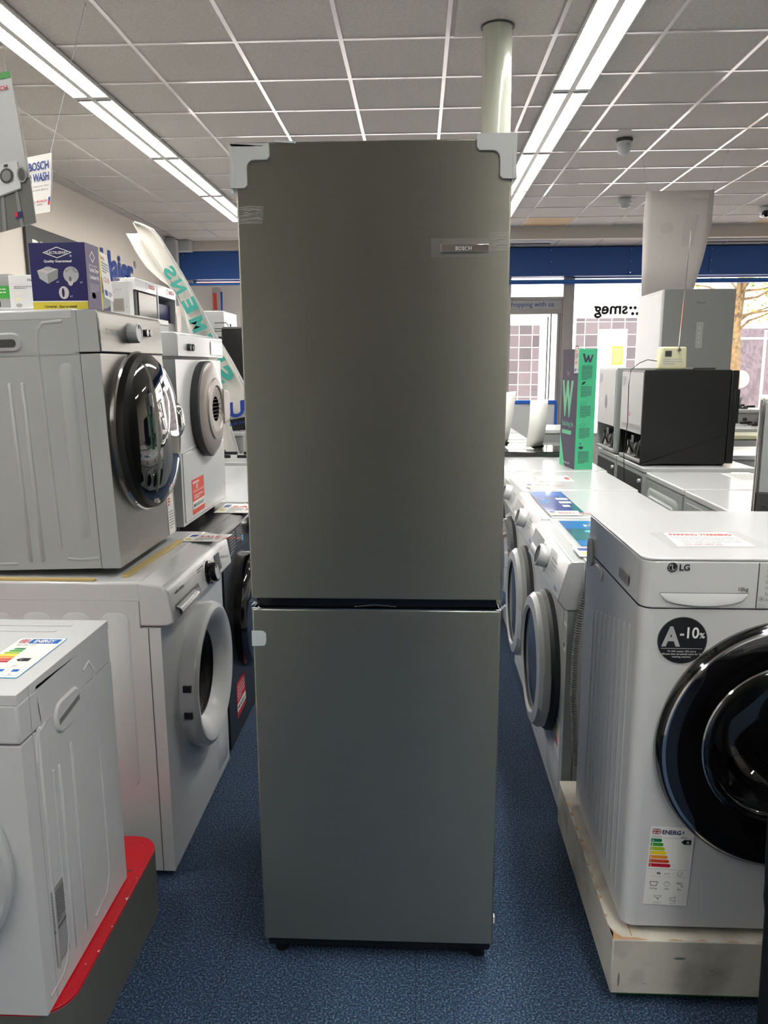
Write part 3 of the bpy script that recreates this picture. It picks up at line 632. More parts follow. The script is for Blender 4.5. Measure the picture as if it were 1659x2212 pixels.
b = MB(); Mc2 = FR((0, -.0045, 0), (1, 0, 0), (0, 0, 1))
# scoop: curved lip standing just proud of the panel, shaped to shade like a recess
n = 16; vs = []; 
for i in range(n + 1):
    x = -.31 + .19 * i / n; s1 = math.sin(PI * min(max((i / n), .001), .999)) ** .35
    for j in range(7):
        a = j / 6; z = .860 - a * .028 * s1 ; y = -.003 + .0 - .006 * math.sin(a * PI / 2) * s1 * (1 if j else 0)
        vs.append((x, y, z))
b.add(vs, [(i * 7 + j, (i + 1) * 7 + j, (i + 1) * 7 + j + 1, i * 7 + j + 1) for i in range(n) for j in range(6)], 'white', ID)
b.add([(-.312, -.0032, .861), (-.118, -.0032, .861), (-.118, -.0032, .8585), (-.312, -.0032, .8585)], [(0, 1, 2, 3)], 'ink_grey', ID)  # shadow line along the upper edge, painted as a grey strip
b.build('drawer_handle', t)
knob(t, FR((-.048, -.003, .858), (1, 0, 0), (0, 0, 1)), .02, .004, 'white_matt', 'white_matt'); knob(t, FR((.1, -.003, .87), (1, 0, 0), (0, 0, 1)), .034, .022)
b = MB(); b.box(.17, .31, -.0045, -.002, .848, .895, 'black_gloss'); b.build('display', t)
Md = FR((DC[0], 0, DC[1]), (1, 0, 0), (0, 0, 1))
b = MB(); b.lathe([(.3, -.0), (.302, .012), (.297, .024), (.292, .028)], 'black_gloss', Md, 96); b.lathe([(.292, .028), (.2885, .031), (.285, .0315)], 'chrome', Md, 96)
b.lathe([(.285, .0315), (.27, .036), (.245, .037), (.235, .033), (.225, .028), (.2, .018), (.197, .0)], 'smoke_glass', Md, 96); d = b.build('door', t, ang=25)
b = MB(); b.lathe([(.2, .014), (.196, .02), (.185, .026), (.175, .022), (.165, -.01), (.14, -.07), (.09, -.1), (.0001, -.108)], 'glass', Md, 72); tag(b.build('door_glass', d, ang=80), 'clear moulded glass bowl')
b = MB(); b.lathe([(.2, .019), (.197, .0215), (.194, .02)], 'chrome', Md, 72); b.build('door_trim', d)
drum(t, Md @ Matrix.Translation((0, 0, -.02)), .19, .34)
b = MB(); Ms = FR((.595 - .85 , -.001, .93 - .181), (1, 0, 0), (0, 0, 1)); R0 = .0565
b.prism(circ(0, 0, R0, 48), 0, .0006, 'ink_light', Ms); b.prism(circ(0, 0, R0 - .0018, 48), .0006, .0008, 'ink', Ms)
b.text('A', -.046, -.012, .062, 'ink_light', Ms, width=.042, bold=.04, h=.0012); b.text('-10', -.006, .006, .036, 'paper', Ms, width=.042, bold=.02, h=.0012); b.text('%', .037, .006, .018, 'paper', Ms, bold=.02, h=.0012)
b.rect(-.046, -.0195, .046, -.0187, 'paper', Ms, .001)
for i, s1 in enumerate(("*A-10% means 10% more", "efficient than threshold value for 'A'", "washing machine")): b.text(s1, 0, -.0275 - i * .0065, .0062, 'paper', Ms, 'C', h=.0012)
tag(b.build('round_sticker', t, smooth=False), 'round black sticker reading A-10%')
b = MB(); Me = FR((.543 - .85 + .003, -.0012, .264 - .181 - .002), (1, -0, -.035), (.035, 0, 1)); energy_new(b, Me, .104, .206)
tag(b.build('energy_label', t, smooth=False), 'energy label with rating arrows A to G')
b = MB(); b.cyl(-.3, .05, .024, -.0, .022, 'grey', n=20); b.build('foot', t); b = MB(); b.cyl(.3, .05, .024, 0, .022, 'grey', n=20); b.build('foot', t)
b = MB(); b.cyl(-.3, .5, .024, -.0, .022, 'grey', n=20); b.build('foot', t); b = MB(); b.cyl(.3, .5, .024, 0, .022, 'grey', n=20); b.build('foot', t)
b = MB(); M = FR((.588, 1.76, 1.1212), (1, 0, 0), (-.0, 1, 0)); b.prism([(0, 0), (.235, .005), (.222, .192), (-.004, .17)], 0, .0007, 'film', M); b.prism([(.02, .02), (.2, .022), (.195, .178), (.03, .165)], .0008, .0012, 'paper', M)
Mp = M @ Matrix.Translation((0, 0, .0012)); b.text('PARKING WARNING', .04, .135, .028, 'red_ink', Mp, width=.15, bold=.03); b.lines(.04, .19, .04, .12, 6, 'ink_light', Mp, 5); b.lines(.04, .19, .03, .04, 1, 'red_ink', Mp, 5)
tag(b.build('warning_notice', smooth=False), 'clear plastic sleeve with parking warning sheet on the front loader top', 'notice')
b = MB(); pts = [(.52 + .012 * math.sin(i * .12) - .0, 2.33 - 0.0, .98 - i * .016) for i in range(0, 60) if .98 - i * .016 > .2]
P = []; Rr = []
for i in range(170):
    z = .93 - i * .0042; P.append((.56 - .045 * math.sin(min(i / 80, 1) * PI / 2) + .02 * max(0, i - 110) / 60, 2.395, z)); Rr.append(.0125 if i % 2 else .0095)
b.tube(P, Rr, 'grey', n=14); tag(b.build('drain_hose'), 'grey corrugated hose hanging behind the large front loader', 'hose')

# ------------------------------------------------------------------ right row: slant-panel machines facing the aisle
def slant_washer(label, y0, door_style=0, brand=None, lean=0):
    W = .685; t = thing('washing_machine', label, 'washing machine', (.492 + (y0 - 2.43) * .024, y0 + W / 2, 0), -PI / 2); D = .58; H = .915
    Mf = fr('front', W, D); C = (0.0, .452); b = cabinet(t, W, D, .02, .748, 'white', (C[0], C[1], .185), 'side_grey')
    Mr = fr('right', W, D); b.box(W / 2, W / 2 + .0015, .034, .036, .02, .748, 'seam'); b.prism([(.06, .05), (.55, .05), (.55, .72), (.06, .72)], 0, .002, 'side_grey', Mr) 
    b.build('cabinet', t)
    pr = [(.0, .75), (-.012, .752), (-.036, .785), (-.032, .80), (-.004, .905), (.006, .915), (.05, .915), (.05, .75)]
    cp = panel(t, W, pr, 'white'); worktop(t, W, D, .885, .922, 'white', y0=.048, r=.006)
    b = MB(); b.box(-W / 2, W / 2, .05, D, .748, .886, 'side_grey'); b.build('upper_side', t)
    Ms = FR((0, -.0352, .79), (1, 0, 0), (0, .2666, .9638)); b = MB()
    b.rect(-.33, .005, -.1, .1, 'white', Ms, .0012); b.rect(-.1, .0, -.099, .11, 'ink_light', Ms, .0012); b.lines(.1, .2, .02, .09, 5, 'ink_light', Ms, 7, .35, .0015); b.lines(-.08, -.03, .03, .1, 4, 'ink_light', Ms, 9, .35, .0015)
    b.text(brand or 'Midea', .25, .01, .02, 'blue_ink' if brand else 'blue_ink', Ms, h=.0015)
    b.build('panel_printing', cp, smooth=False)
    knob(t, Ms @ Matrix.Translation((.02, .064, .001)), .041, .038, 'white', 'dark_grey')
    b = MB(); b.box(-.1 + .17, .16, -.0015, 0, 0, 0, 'white', Ms); 
    b = MB(); b.pad(rrect(-.31, .01, -.12, .045, .01), rrect(-.30, .014, -.13, .041, .008), 0.001, .004, 'white_grey', Ms); b.build('detergent_drawer', t)
    Md = FR((C[0], 0, C[1]), (1, 0, 0), (0, 0, 1)); b = MB()
    b.lathe([(.262, 0), (.262, .016), (.25, .03)], 'rubber', Md, 64); b.lathe([(.25, .03), (.25, .05), (.235, .066), (.2, .072), (.19, .064)], 'white_grey' if door_style == 0 else 'chrome', Md, 64)
    b.lathe([(.19, .064), (.185, .05), (.175, .03), (.17, 0)], 'rubber', Md, 64); d = b.build('door', t, ang=30)
    b = MB(); b.lathe([(.19, .06), (.17, .058), (.1, .062), (.0001, .064)], 'smoke_glass' if door_style else 'glass', Md, 48); b.build('door_glass', d, ang=60)
    b = MB(); b.lathe([(.17, .03), (.15, -.02), (.12, -.07), (.0001, -.085)], 'glass', Md, 48); b.build('inner_glass', d, ang=60)
    b = MB(); Mh = Md; b.lathe([(.252, .03), (.258, .03), (.258, .056), (.236, .068)], 'white_grey', Mh, 12, arc=(-.42, .15)); b.build('handle', d)
    drum(t, Md @ Matrix.Translation((0, 0, -.02)), .18, .33)
    b = MB(); b.prism(rrect(.29, .6, .335, .7, .003), 0, .0008, 'paper', Mf); b.lines(.295, .33, .61, .69, 7, 'ink_grey', Mf, 3, h=.0012); b.rect(.295, .61, .31, .63, 'ink', Mf, .0012); b.rect(.25, .66, .275, .73, 'ink_light', Mf, .001)
    tag(b.build('feature_sticker', t, smooth=False), 'small printed sticker on the front corner')
    b = MB(); Mz = Mf @ Matrix.Translation((.2, .2, 0)); energy_new(b, Mz, .09, .17) if False else [b.rect(.0 + .004, .1 - i * .012, .03 + i * .005, .11 - i * .012, 'e' + c, Mz, .001) for i, c in enumerate('ABCDEFG')]; b.prism(rrect(-.002, -.03, .09, .125, .002, 1), 0, .0005, 'paper', Mz)
    b.build('energy_label', t, smooth=False)
    b = MB(); b.pad(rrect(.05, .05, .3, .2, .04), rrect(.055, .055, .295, .195, .036), 0, .002, 'white', Mf); b.build('filter_cover', t)
    feet(t, W, D); return t
slant_washer('white slant panel washer, nearest of the right aisle row, brochure on top', 2.43)
slant_washer('second white slant panel washer of the right aisle row', 3.145)
slant_washer('third washer of the right aisle row, half hidden by the tall fridge', 3.86, 1, 'Bush')
t = slant_washer('fourth machine of the right aisle row, carrying the tall green box', 4.575, 1, 'Bush')
b = MB(); b.prism(rrect(-.02, .0, .02, .2, .01), .005, .03, 'black', FR((-.18, -.05, .42), (1, 0, 0), (0, 0, 1))); b.build('handle', t)
def sheet(name, label, cat, M, w, h, fn, th=.0008, m='paper', group=None):
    b = MB(); b.box(0, w, 0, h, 0, th, m, M); fn(b, M @ Matrix.Translation((0, 0, th)), w, h); return tag(b.build(name, smooth=False), label, cat, group)
def br1(b, M, w, h):
    b.rect(0, 0, w, h, 'brochure_teal', M, .0003); b.rect(0, h * .66, w, h, 'brochure_blue', M, .0005); b.rect(0, 0, w * .3, h * .2, 'brochure_blue', M, .0005); b.text('Midea', w * .3, h * .74, w * .22, 'paper', M @ Matrix.Identity(4), bold=.01)
    b.poly([(w * (.5 + .26 * math.cos(a)), h * .84 + w * .22 * math.sin(a)) for a in [i * .25 for i in range(14)]] + [(w * (.5 + .23 * math.cos(a)), h * .84 + w * .19 * math.sin(a)) for a in [i * .25 for i in range(13, -1, -1)]], 'paper', M)
    for k in range(2): b.poly(ell(w * (.3 + k * .05), h * (.55 - k * .28), w * .07, h * .05, 16), 'cyan', M); b.lines(w * .42, w * .8, h * (.5 - k * .28), h * (.6 - k * .28), 2, 'paper', M, k + 2)
def br2(b, M, w, h):
    b.rect(0, 0, w, h, 'brochure_deep', M, .0003); b.rect(0, h * .75, w, h, 'brochure_blue', M, .0005); b.rect(w * .75, 0, w, h * .35, 'brochure_teal', M, .0005)
    b.lines(w * .6, w * .95, h * .2, h * .7, 3, 'paper', M, 5, .5); b.lines(w * .1, w * .4, h * .4, h * .6, 3, 'cyan', M, 6, .4)
sheet('brochure', 'blue and teal brochure lying on the nearest slant panel washer', 'brochure', FR((.566, 2.62, .9225), (1, 0, 0), (0, 1, 0)), .27, .44, br1)
sheet('brochure', 'deep blue brochure lying on the second slant panel washer', 'brochure', FR((.552, 3.24, .9225), (1, 0, 0), (0, 1, 0)), .155, .55, br2)
def pc(seed):
    return lambda b, M, w, h: (b.text('SALE', w * .3, h * .55, h * .3, 'red_ink', M, bold=.02), b.lines(w * .3, w * .7, h * .1, h * .5, 3, 'ink_grey', M, seed), b.rect(w * .05, h * .6, w * .22, h * .9, 'blue_ink', M), b.text('£' + str(249 + seed * 10), w * .74, h * .3, h * .4, 'red_ink', M), b.rect(w * .07, h * .2, w * .2, h * .4, 'yellow', M))
sheet('price_card', 'price card overlapping the teal brochure on the nearest washer', 'price card', FR((.53, 2.465, .9245), (1, 0, 0), (0, 1, 0)), .26, .13, pc(1))
sheet('price_card', 'price card at the near end of the deep blue brochure', 'price card', FR((.555, 3.17, .9245), (1, 0, 0), (0, 1, 0)), .13, .1, pc(2))
sheet('price_card', 'price card on the third washer top near its front', 'price card', FR((.565, 3.93, .9225), (1, 0, 0), (0, 1, 0)), .14, .12, pc(3))
sheet('info_strip', 'crinkled taped label strip on the third washer top', 'label', FR((.655, 4.14, .9225), (1, 0, 0), (0, 1, 0)), .19, .22, lambda b, M, w, h: (b.lines(w * .1, w * .75, h * .1, h * .9, 6, 'ink_light', M, 4), b.rect(w * .82, h * .3, w * .95, h * .7, 'red_ink', M)), m='paper_back')

# green and aubergine kit box standing on the row
t = thing('accessory_box', 'tall green and purple accessory box standing on the right row of washers', 'box', (.938, 4.63, .9225), math.radians(8))
b = MB(); b.box(0, .112, 0, .28, 0, .71, 'mint'); b.build('carton', t, bevel=.001)
b = MB(); M = FR((0, .28, 0), (0, -1, 0), (0, 0, 1)); b.rect(0, 0, .28, .71, 'aubergine', M, .0008); b.poly([(0, 0), (.1, 0), (0, .2)], 'mint', M, .0012)
b.text('W', .01, .32, .28, 'mint', M, width=.2, bold=.05, h=.0012); b.text('Stacking kit', .03, .25, .045, 'mint', M, h=.0012); b.rect(.03, .2, .2, .225, 'mint', M, .0012); b.lines(.03, .24, .14, .19, 3, 'mint', M, 3); b.text('www.wpro.com', .06, .02, .02, 'paper', M, h=.0012)
b.poly([(.09, .6), (.14, .56), (.14, .55), (.09, .55)], 'black', M, .0015)
for k in range(4): b.lines(.05 + k * .045, .08 + k * .045, .05, .12, 3, 'mint', M, k)
b.build('side_panel', t, smooth=False)
b = MB(); M = FR((0, -.0003, 0), (1, 0, 0), (0, 0, 1)); b.poly([(.022 + (.066) * x, .632 + .05 * y) for x, y in ((0, 1), (.22, 1), (.34, .35), (.5, .85), (.6, .85), (.7, .3), (.85, .85), (1, .9), (.8, 0), (.6, 0), (.53, .4), (.42, 0), (.24, 0))], 'aubergine', M)
for y0, y1, n, sd_ in ((.53, .615, 11, 1), (.43, .495, 9, 2), (.31, .38, 8, 3), (.185, .25, 9, 4), (.035, .11, 9, 5)): b.lines(.02, .085, y0, y1, n, 'aubergine', M, sd_, .45)
b.poly([(.02, .503), (.036, .503), (.05, .52), (.034, .52)], 'ink', M); 
for yy in (.39, .262): b.poly([(.02, yy), (.045, yy - .006), (.06, yy + .008), (.036, yy + .014)], 'aubergine', M, holes=[[(.023, yy + .0005), (.0445, yy - .0045), (.057, yy + .0078), (.0365, yy + .0125)]])
b.poly(ell(.035, .13, .014, .009), 'aubergine', M); b.poly(ell(.03, .155, .005, .004), 'aubergine', M); b.rect(.0325, .13, .0335, .155, 'aubergine', M); b.build('front_printing', t, smooth=False)
b = MB(); M = FR((-.002, .065, .57), (0, -1, 0), (0, 0, 1)); card(b, M, .07, .145, 3); tag(b.build('price_card', smooth=False), 'narrow price card hanging on the corner of the tall green box', 'price card').matrix_world = Matrix.Translation((.938, 4.63, .9225)) @ Matrix.Rotation(math.radians(8), 4, 'Z')

# ------------------------------------------------------------------ second right row: machines seen from behind
def back_unit(label, y0, W, mback, name='tumble_dryer', cat='appliance', x=1.345, D=.6, H=.917, style=0):
    t = thing(name, label, cat, (x + D, y0 + W / 2, 0), PI / 2)      # front faces +x, back faces the camera side aisle
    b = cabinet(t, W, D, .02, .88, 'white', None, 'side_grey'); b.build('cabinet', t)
    Mb = fr('back', W, D); b = MB()
    if style == 0:
        b.pad(rrect(-W / 2 + .05, .1, W / 2 - .05, .84, .05), rrect(-W / 2 + .065, .115, W / 2 - .065, .825, .045), 0, .008, mback, Mb); b.pad(rrect(-W / 2 + .1, .74, W / 2 - .1, .8, .03), rrect(-W / 2 + .11, .75, W / 2 - .11, .79, .02), .008, .016, mback, Mb)
        ribs(b, Mb @ Matrix.Translation((0, 0, .008)), [(-W / 2 + .12 + k * .09, .2, -W / 2 + .14 + k * .09, .65) for k in range(5)], mback)
    else:
        b.prism(rrect(-W / 2 + .03, .08, W / 2 - .03, .86, .01, 2), 0, .004, mback, Mb); b.cyl(W / 2 - .05, .83, .012, 0, .02, 'white', Mb, 16)
    b.build('back_panel', t); worktop(t, W, D, .885, H, 'white', r=.006); feet(t, W, D); return t
back_unit('white appliance seen from behind, beside the right photo edge behind the large front loader', 3.27, .62, 'side_grey', style=1)
back_unit('white appliance with ribbed grey back, between two others in the second row', 3.92, .64, 'side_grey')
back_unit('white topped cabinet seen from behind under the black compact fridge', 4.75, .64, 'dark_grey', x=1.385, D=.68, style=1, name='chest_appliance')
back_unit('white topped cabinet seen from behind under the farther compact fridge', 5.42, .56, 'dark_grey', x=1.385, D=.6, style=1, name='chest_appliance')
sheet('leaflet', 'pale sheet lying on the ribbed backed appliance', 'leaflet', FR((1.75, 4.2, .9175), (1, 0, 0), (0, 1, 0)), .2, .3, lambda b, M, w, h: b.lines(w * .1, w * .9, h * .1, h * .9, 5, 'ink_light', M, 2))
def compact_fridge(label, loc, W, D, H, m):
    t = thing('compact_fridge', label, 'fridge', loc, PI / 2)
    b = MB(); b.box(-W / 2, W / 2, .05, D, .33 * H, H, m); b.box(-W / 2 + .012, W / 2 - .012, .05, D - .16, .012, .33 * H, 'black')
    for s_x in (-1, 1): b.box(s_x * (W / 2 - .006) - .006, s_x * (W / 2 - .006) + .006, .05, D, .012, .33 * H, m)
    b.box(-W / 2, W / 2, D - .16, D, .012, .03, 'mid_grey'); b.build('cabinet', t, bevel=.003)
    b = MB(); b.box(-W / 2, W / 2, 0, .045, .015, H - .004, m); b.build('door', t, bevel=.006)
    b = MB(); b.box(-W / 2 - .004, -W / 2 + .01, -.01, .02, H * .45, H * .8, 'black'); b.build('handle', t, bevel=.003)
    Mb = fr('back', W, D); b = MB(); b.prism([(-W / 2 + .012, .33 * H), (W / 2 - .012, .33 * H), (W / 2 - .012, H - .015), (-W / 2 + .012, H - .015)], .0, .004, 'mid_grey', Mb)
    b.lines(-W / 2 + .04, -W / 2 + .12, .82 * H, .93 * H, 5, 'ink_grey', Mb, 3, h=.005); b.text('DO NOT OPEN VALVE', W / 2 - .03, .36 * H, .05, 'ink_grey', Mb, 'R', width=W * .8, h=.005) if m == 'black' else b.poly(ell(0, .6 * H, .03, .05), 'dark_grey', Mb, .005)
    b.poly([(-.04, .5 * H), (.0, .5 * H), (-.02, .56 * H)], 'red_ink', Mb, .005) if m == 'black' else None
    b.build('back_plate', t, smooth=False)
    b = MB(); b.box(-W / 2 + .02, W / 2 - .02, D - .165, D - .16, .03, .32 * H, 'rubber'); b.build('compressor_bay', t)
    b = MB(); b.lathe([(.0001, .03), (.05, .04), (.062, .09), (.05, .13), (.0001, .14)], 'black', Matrix.Translation((-.04, D - .08, .0)), 24); b.box(-.02, .04, D - .1, D - .02, .12, .17, 'rubber')
    b.build('compressor', t, bevel=.003)
    b = MB(); b.tube([(.1, D - .05, .05), (.06, D - .02, .09), (.09, D - .02, .14), (.12, D - .03, .1), (.15, D - .02, .04)], .006, 'black'); b.tube([(-.14, D - .03, .15), (-.11, D - .02, .05), (-.03, D - .015, .04)], .005, 'grey'); b.box(.13, .2, D - .1, D - .04, .03, .12, 'paper_back'); b.build('tubing', t)
    feet(t, W, D, .012); return t
compact_fridge('black compact fridge with compressor side showing, cream radio on top', (1.955, 5.1, .9175), .52, .57, .59, 'black')
compact_fridge('grey compact fridge with round hole in its back, behind the black one', (1.93, 5.73, .9175), .52, .555, .6, 'side_grey')
t = thing('radio', 'small cream radio with long telescopic aerial on the black compact fridge', 'radio', (1.56, 4.93, 1.5075), .08)
b = MB(); b.prism([(-.085, 0), (.09, 0), (.085, .14), (-.07, .14)], -.04, .04, 'cream', FR((0, 0, 0), (1, 0, 0), (0, 0, 1))); b.build('case', t, bevel=.012, seg=3)
b = MB(); b.prism(rrect(-.05, .08, -.01, .115, .004), 0.001, .003, 'dark_grey', FR((0, -.04, 0), (1, 0, 0), (0, 0, 1))); b.lines(-.06, .06, .03, .07, 3, 'ink_light', FR((0, -.0405, 0), (1, 0, 0), (0, 0, 1)), 2); b.build('vent', t)
b = MB(); b.cyl(.0, .0, .01, 0, .02, 'chrome', FR((.03, -.04, .12), (1, 0, 0), (0, 0, 1)), 16); b.tube([(.03, -.05, .12), (.04, -.05, .4), (.048, -.05, .6), (.055, -.05, .82)], [.004, .0032, .0024, .0016], 'chrome'); b.tube([(.055, -.05, .82), (.055, -.05, .826)], .005, 'chrome'); b.build('aerial', t)
b = MB(); b.tube([(1.48, 4.93, 1.56), (1.42, 4.92, 1.57), (1.36, 4.88, 1.55), (1.3, 4.84, 1.51), (1.28, 4.8, 1.42), (1.285, 4.8, 1.2), (1.27, 4.79, 1.0), (1.275, 4.76, .8), (1.26, 4.74, .5)], .0025, 'black'); pcd = b.build('power_cord'); pcd.parent = t; pcd.matrix_parent_inverse = (Matrix.Translation(t.location) @ Matrix.Rotation(.08, 4, 'Z')).inverted()
b = MB(); b.box(1.72, 1.86, 4.98, 5.12, 1.5075, 1.52, 'dark_grey'); tag(b.build('power_adapter', bevel=.003), 'flat dark device lying on the black compact fridge beside the radio', 'device')

# large silver fridge behind them
t = thing('fridge_freezer', 'large silver fridge freezer behind the black compact fridge', 'fridge freezer', (2.095, 6.0, 0), math.radians(0))
b = MB(); b.box(-.27, .255, .05, .68, .02, 2.09, 'side_grey'); b.build('cabinet', t, bevel=.004)
b = MB(); b.box(-.27, .255, 0, .045, .9, 2.09, 'grey'); d = b.build('upper_door', t, bevel=.004); b = MB(); b.box(-.27, .255, 0, .045, .05, .885, 'grey'); b.build('lower_door', t, bevel=.004)
b = MB(); M = FR((0, -.001, 0), (1, 0, 0), (0, 0, 1)); b.prism(rrect(-.02, 1.66, .03, 1.85, .006), 0, .0015, 'mid_grey', M); [b.poly(circ(.005, 1.7 + k * .035, .006, 12), 'ink_light', M, .002) for k in range(4)]; b.build('display', d)
b = MB(); b.text('Hisense', -.03, 1.985, .022, 'dark_grey', M); b.build('badge', d)
b = MB(); b.box(-.29, -.272, .02, .6, .9, 2.06, 'film'); b.build('protective_film', t, smooth=False)
# tall unit at the right photo edge
t = thing('cooker', 'tall cooker with grey glass front and dark control module at the right photo edge', 'cooker', (1.536, 2.726, 0), math.radians(-24))
b = MB(); b.box(-.33, .33, .02, .36, 0, 1.42, 'white_grey'); b.box(-.33, -.315, -.004, .02, 0, 1.42, 'chrome'); b.build('cabinet', t, bevel=.006)
b = MB(); b.box(-.31, .3, -.002, .018, 1.075, 1.405, 'side_grey'); b.build('glass_panel', t, bevel=.003)
b = MB(); b.box(-.31, .3, 0, .018, .3, 1.07, 'black'); b.build('lower_panel', t)
b = MB(); b.box(-.31, -.268, -.012, 0, .94, 1.075, 'dark_grey'); b.build('control_module', t, bevel=.002); knob(t, FR((-.288, -.012, 1.02), (1, 0, 0), (0, 0, 1)), .012, .008, 'dark_grey', 'dark_grey')
b = MB(); b.box(-.3, .3, -.005, .34, 1.42, 1.55, 'white_matt'); b.box(-.3, -.1, -.006, .34, 1.49, 1.51, 'card'); tag(b.build('carton', t, bevel=.01), 'white wrapped top')
b = MB(); pts = [(0, .0), (.12, 0), (.12, .9), (.0, .9), (-.008, .5)]; pr_ = [(.688, 0), (.68, .35), (.676, .5), (.671, .53), (.671, .56), (.667, .62), (.66, .9)]; vs = []
for x, z in [(a_ - .007, c_) for a_, c_ in pr_]: vs += [(x, 1.34, z), (x * 1.6 / 1.34 + .012, 1.6, z), (1.0, 1.6, z), (1.0, 1.34, z)]
n_ = len(pr_); b.add(vs, [(4 * i + j, 4 * i + (j + 1) % 4, 4 * i + 4 + (j + 1) % 4, 4 * i + 4 + j) for i in range(n_ - 1) for j in range(4)] + [(0, 1, 2, 3), (4 * n_ - 4, 4 * n_ - 3, 4 * n_ - 2, 4 * n_ - 1)], 'black', ID); tag(b.build('black_cabinet', bevel=.012), 'black upright object cut off by the lower right photo edge', 'cabinet')

# ------------------------------------------------------------------ right background: hob counter, leaflets, cookers
def simple_unit(name, label, cat, x0, x1, y0, y1, H, mb='white', mt='white', mf='white', hob=False, group=None):
    t = thing(name, label, cat, ((x0 + x1) / 2, y0, 0), 0, group); W = x1 - x0; D = y1 - y0
    b = MB(); b.box(-W / 2, W / 2, .02, D, .01, H - .03, mb); b.build('cabinet', t, bevel=.004); b = MB(); b.box(-W / 2, W / 2, 0, D, H - .03, H, mt); b.build('worktop', t, bevel=.004)
    b = MB(); b.box(-W / 2 + .02, W / 2 - .02, 0, .02, .1, H - .16, mf); b.build('door', t, bevel=.004)
    b = MB(); b.box(-W / 2 + .02, W / 2 - .02, -.004, .02, H - .14, H - .04, 'mid_grey' if hob else mf)
    for k in range(5 if hob else 0): b.cyl(-W / 2 + .1 + k * (W - .2) / 4, H - .09, .018, .004, .025, 'dark_grey', FR((0, 0, 0), (1, 0, 0), (0, 0, 1)), 12)
    b.build('control_panel', t)
    if hob:
        for sx in (-1, 1):
            for yy in (.3, .7):
                b = MB(); x = sx * W / 4; b.cyl(x, yy * D, .045, H, H + .015, 'dark_grey', n=20)
                for a in range(4): b.box(x + math.cos(a * PI / 2) * .07 - .04 * abs(math.cos(a * PI / 2)) - .005, x + math.cos(a * PI / 2) * .07 + .04 * abs(math.cos(a * PI / 2)) + .005, yy * D + math.sin(a * PI / 2) * .07 - .04 * abs(math.sin(a * PI / 2)) - .005, yy * D + math.sin(a * PI / 2) * .07 + .04 * abs(math.sin(a * PI / 2)) + .005, H + .01, H + .03, 'black')
                b.build('burner', t)
    return t
simple_unit('hob_counter', 'black topped counter beyond the right row carrying leaflets', 'counter', .5, 1.08, 5.3, 6.0, .955, 'white_grey', 'black_gloss', 'white')
sheet('leaflet', 'white leaflet lying flat on the black topped counter', 'leaflet', FR((.63, 5.45, .956), (1, 0, 0), (0, 1, 0)), .19, .2, lambda b, M, w, h: b.lines(w * .1, w * .8, h * .2, h * .9, 4, 'ink_light', M, 2))
def curved_sheet(name, label, x0, y0, z0, w, h, lean, dx=0):
    b = MB(); n = 10; vs = []
    for i in range(n + 1):
        t_ = i / n; z = z0 + h * t_; y = y0 - .05 * math.sin(t_ * PI) + lean * t_; vs += [(x0 + dx * t_, y, z), (x0 + w + dx * t_ * 1.2, y + .02, z + .01)]
    b.add(vs, [(2 * i, 2 * i + 1, 2 * i + 3, 2 * i + 2) for i in range(n)], 'paper', ID)
    b.add([(x0, y0, z0), (x0 + w, y0 + .02, z0 + .01), (x0 + w + .04, y0 + .2, z0), (x0 + .03, y0 + .2, z0)], [(0, 1, 2, 3)], 'paper', ID)
    o = b.build(name, solid=.002); return tag(o, label, 'leaflet')
curved_sheet('leaflet_stand', 'curled white price sheet standing on the black topped counter', .78, 5.6, .957, .125, .33, .05, .03)
curved_sheet('leaflet_stand', 'grey leaflet holder leaning beside the fridge edge, left of the curled sheet', .6, 5.85, .957, .08, .38, .05, .05)
for i, (y0, lb) in enumerate(((6.1, 'white appliance directly behind the black topped counter'), (6.8, 'second white appliance behind the black topped counter'), (7.5, 'third white appliance behind the black topped counter'))):
    simple_unit('washing_machine', lb, 'washing machine', .5, .97, y0, y0 + .62, .9)
simple_unit('dishwasher', 'white appliance with shelf and dark contents seen right of the curled sheet', 'dishwasher', 1.0, 1.3, 6.35, 6.9, 1.02, 'white_grey', 'white', 'mid_grey')
b = MB(); b.box(.9, 1.5, 8.6, 8.65, 0, 1.12, 'white_grey'); b.box(.88, 1.52, 8.59, 8.66, 1.12, 1.16, 'rail_blue'); b.box(1.5, 1.53, 8.59, 8.66, .3, 1.12, 'rail_blue'); tag(b.build('display_board', bevel=.003), 'pale display board with blue edging before the entrance door', 'display board')
for i, (x0, y0, H, lb) in enumerate(((2.45, 6.66, 1.0, 'cooker with black pan supports, nearest of those beyond the black fridge'), (2.55, 7.4, 1.12, 'cooker with black pan supports, middle of those beyond the black fridge'), (2.65, 8.3, 1.2, 'cooker with black pan supports, farthest of those beyond the black fridge'))):
    simple_unit('cooker', lb, 'cooker', x0, x0 + .75, y0, y0 + .6, H, 'white_grey', 'white_grey', 'mid_grey', True, None)
simple_unit('chest_freezer', 'low grey fronted cabinet with pale top right of the black compact fridge', 'cabinet', 2.1, 2.9, 5.3, 5.9, .93, 'white_grey', 'white', 'side_grey')
simple_unit('chest_freezer', 'pale topped cabinet with sunlight painted as cream on its boards just beyond the grey fronted one', 'cabinet', 2.42, 3.1, 6.25, 6.58, .98, 'white_grey', 'cream', 'side_grey')  # sunlight on the top is put into its cream colour
b = MB(); b.box(2.5, 2.62, 7.1, 7.2, 1.156, 1.35, 'white_grey'); tag(b.build('speaker_box', bevel=.004), 'pale grey box standing on a cooker beside the black fridge', 'box').location = (.12, .5, -.005)

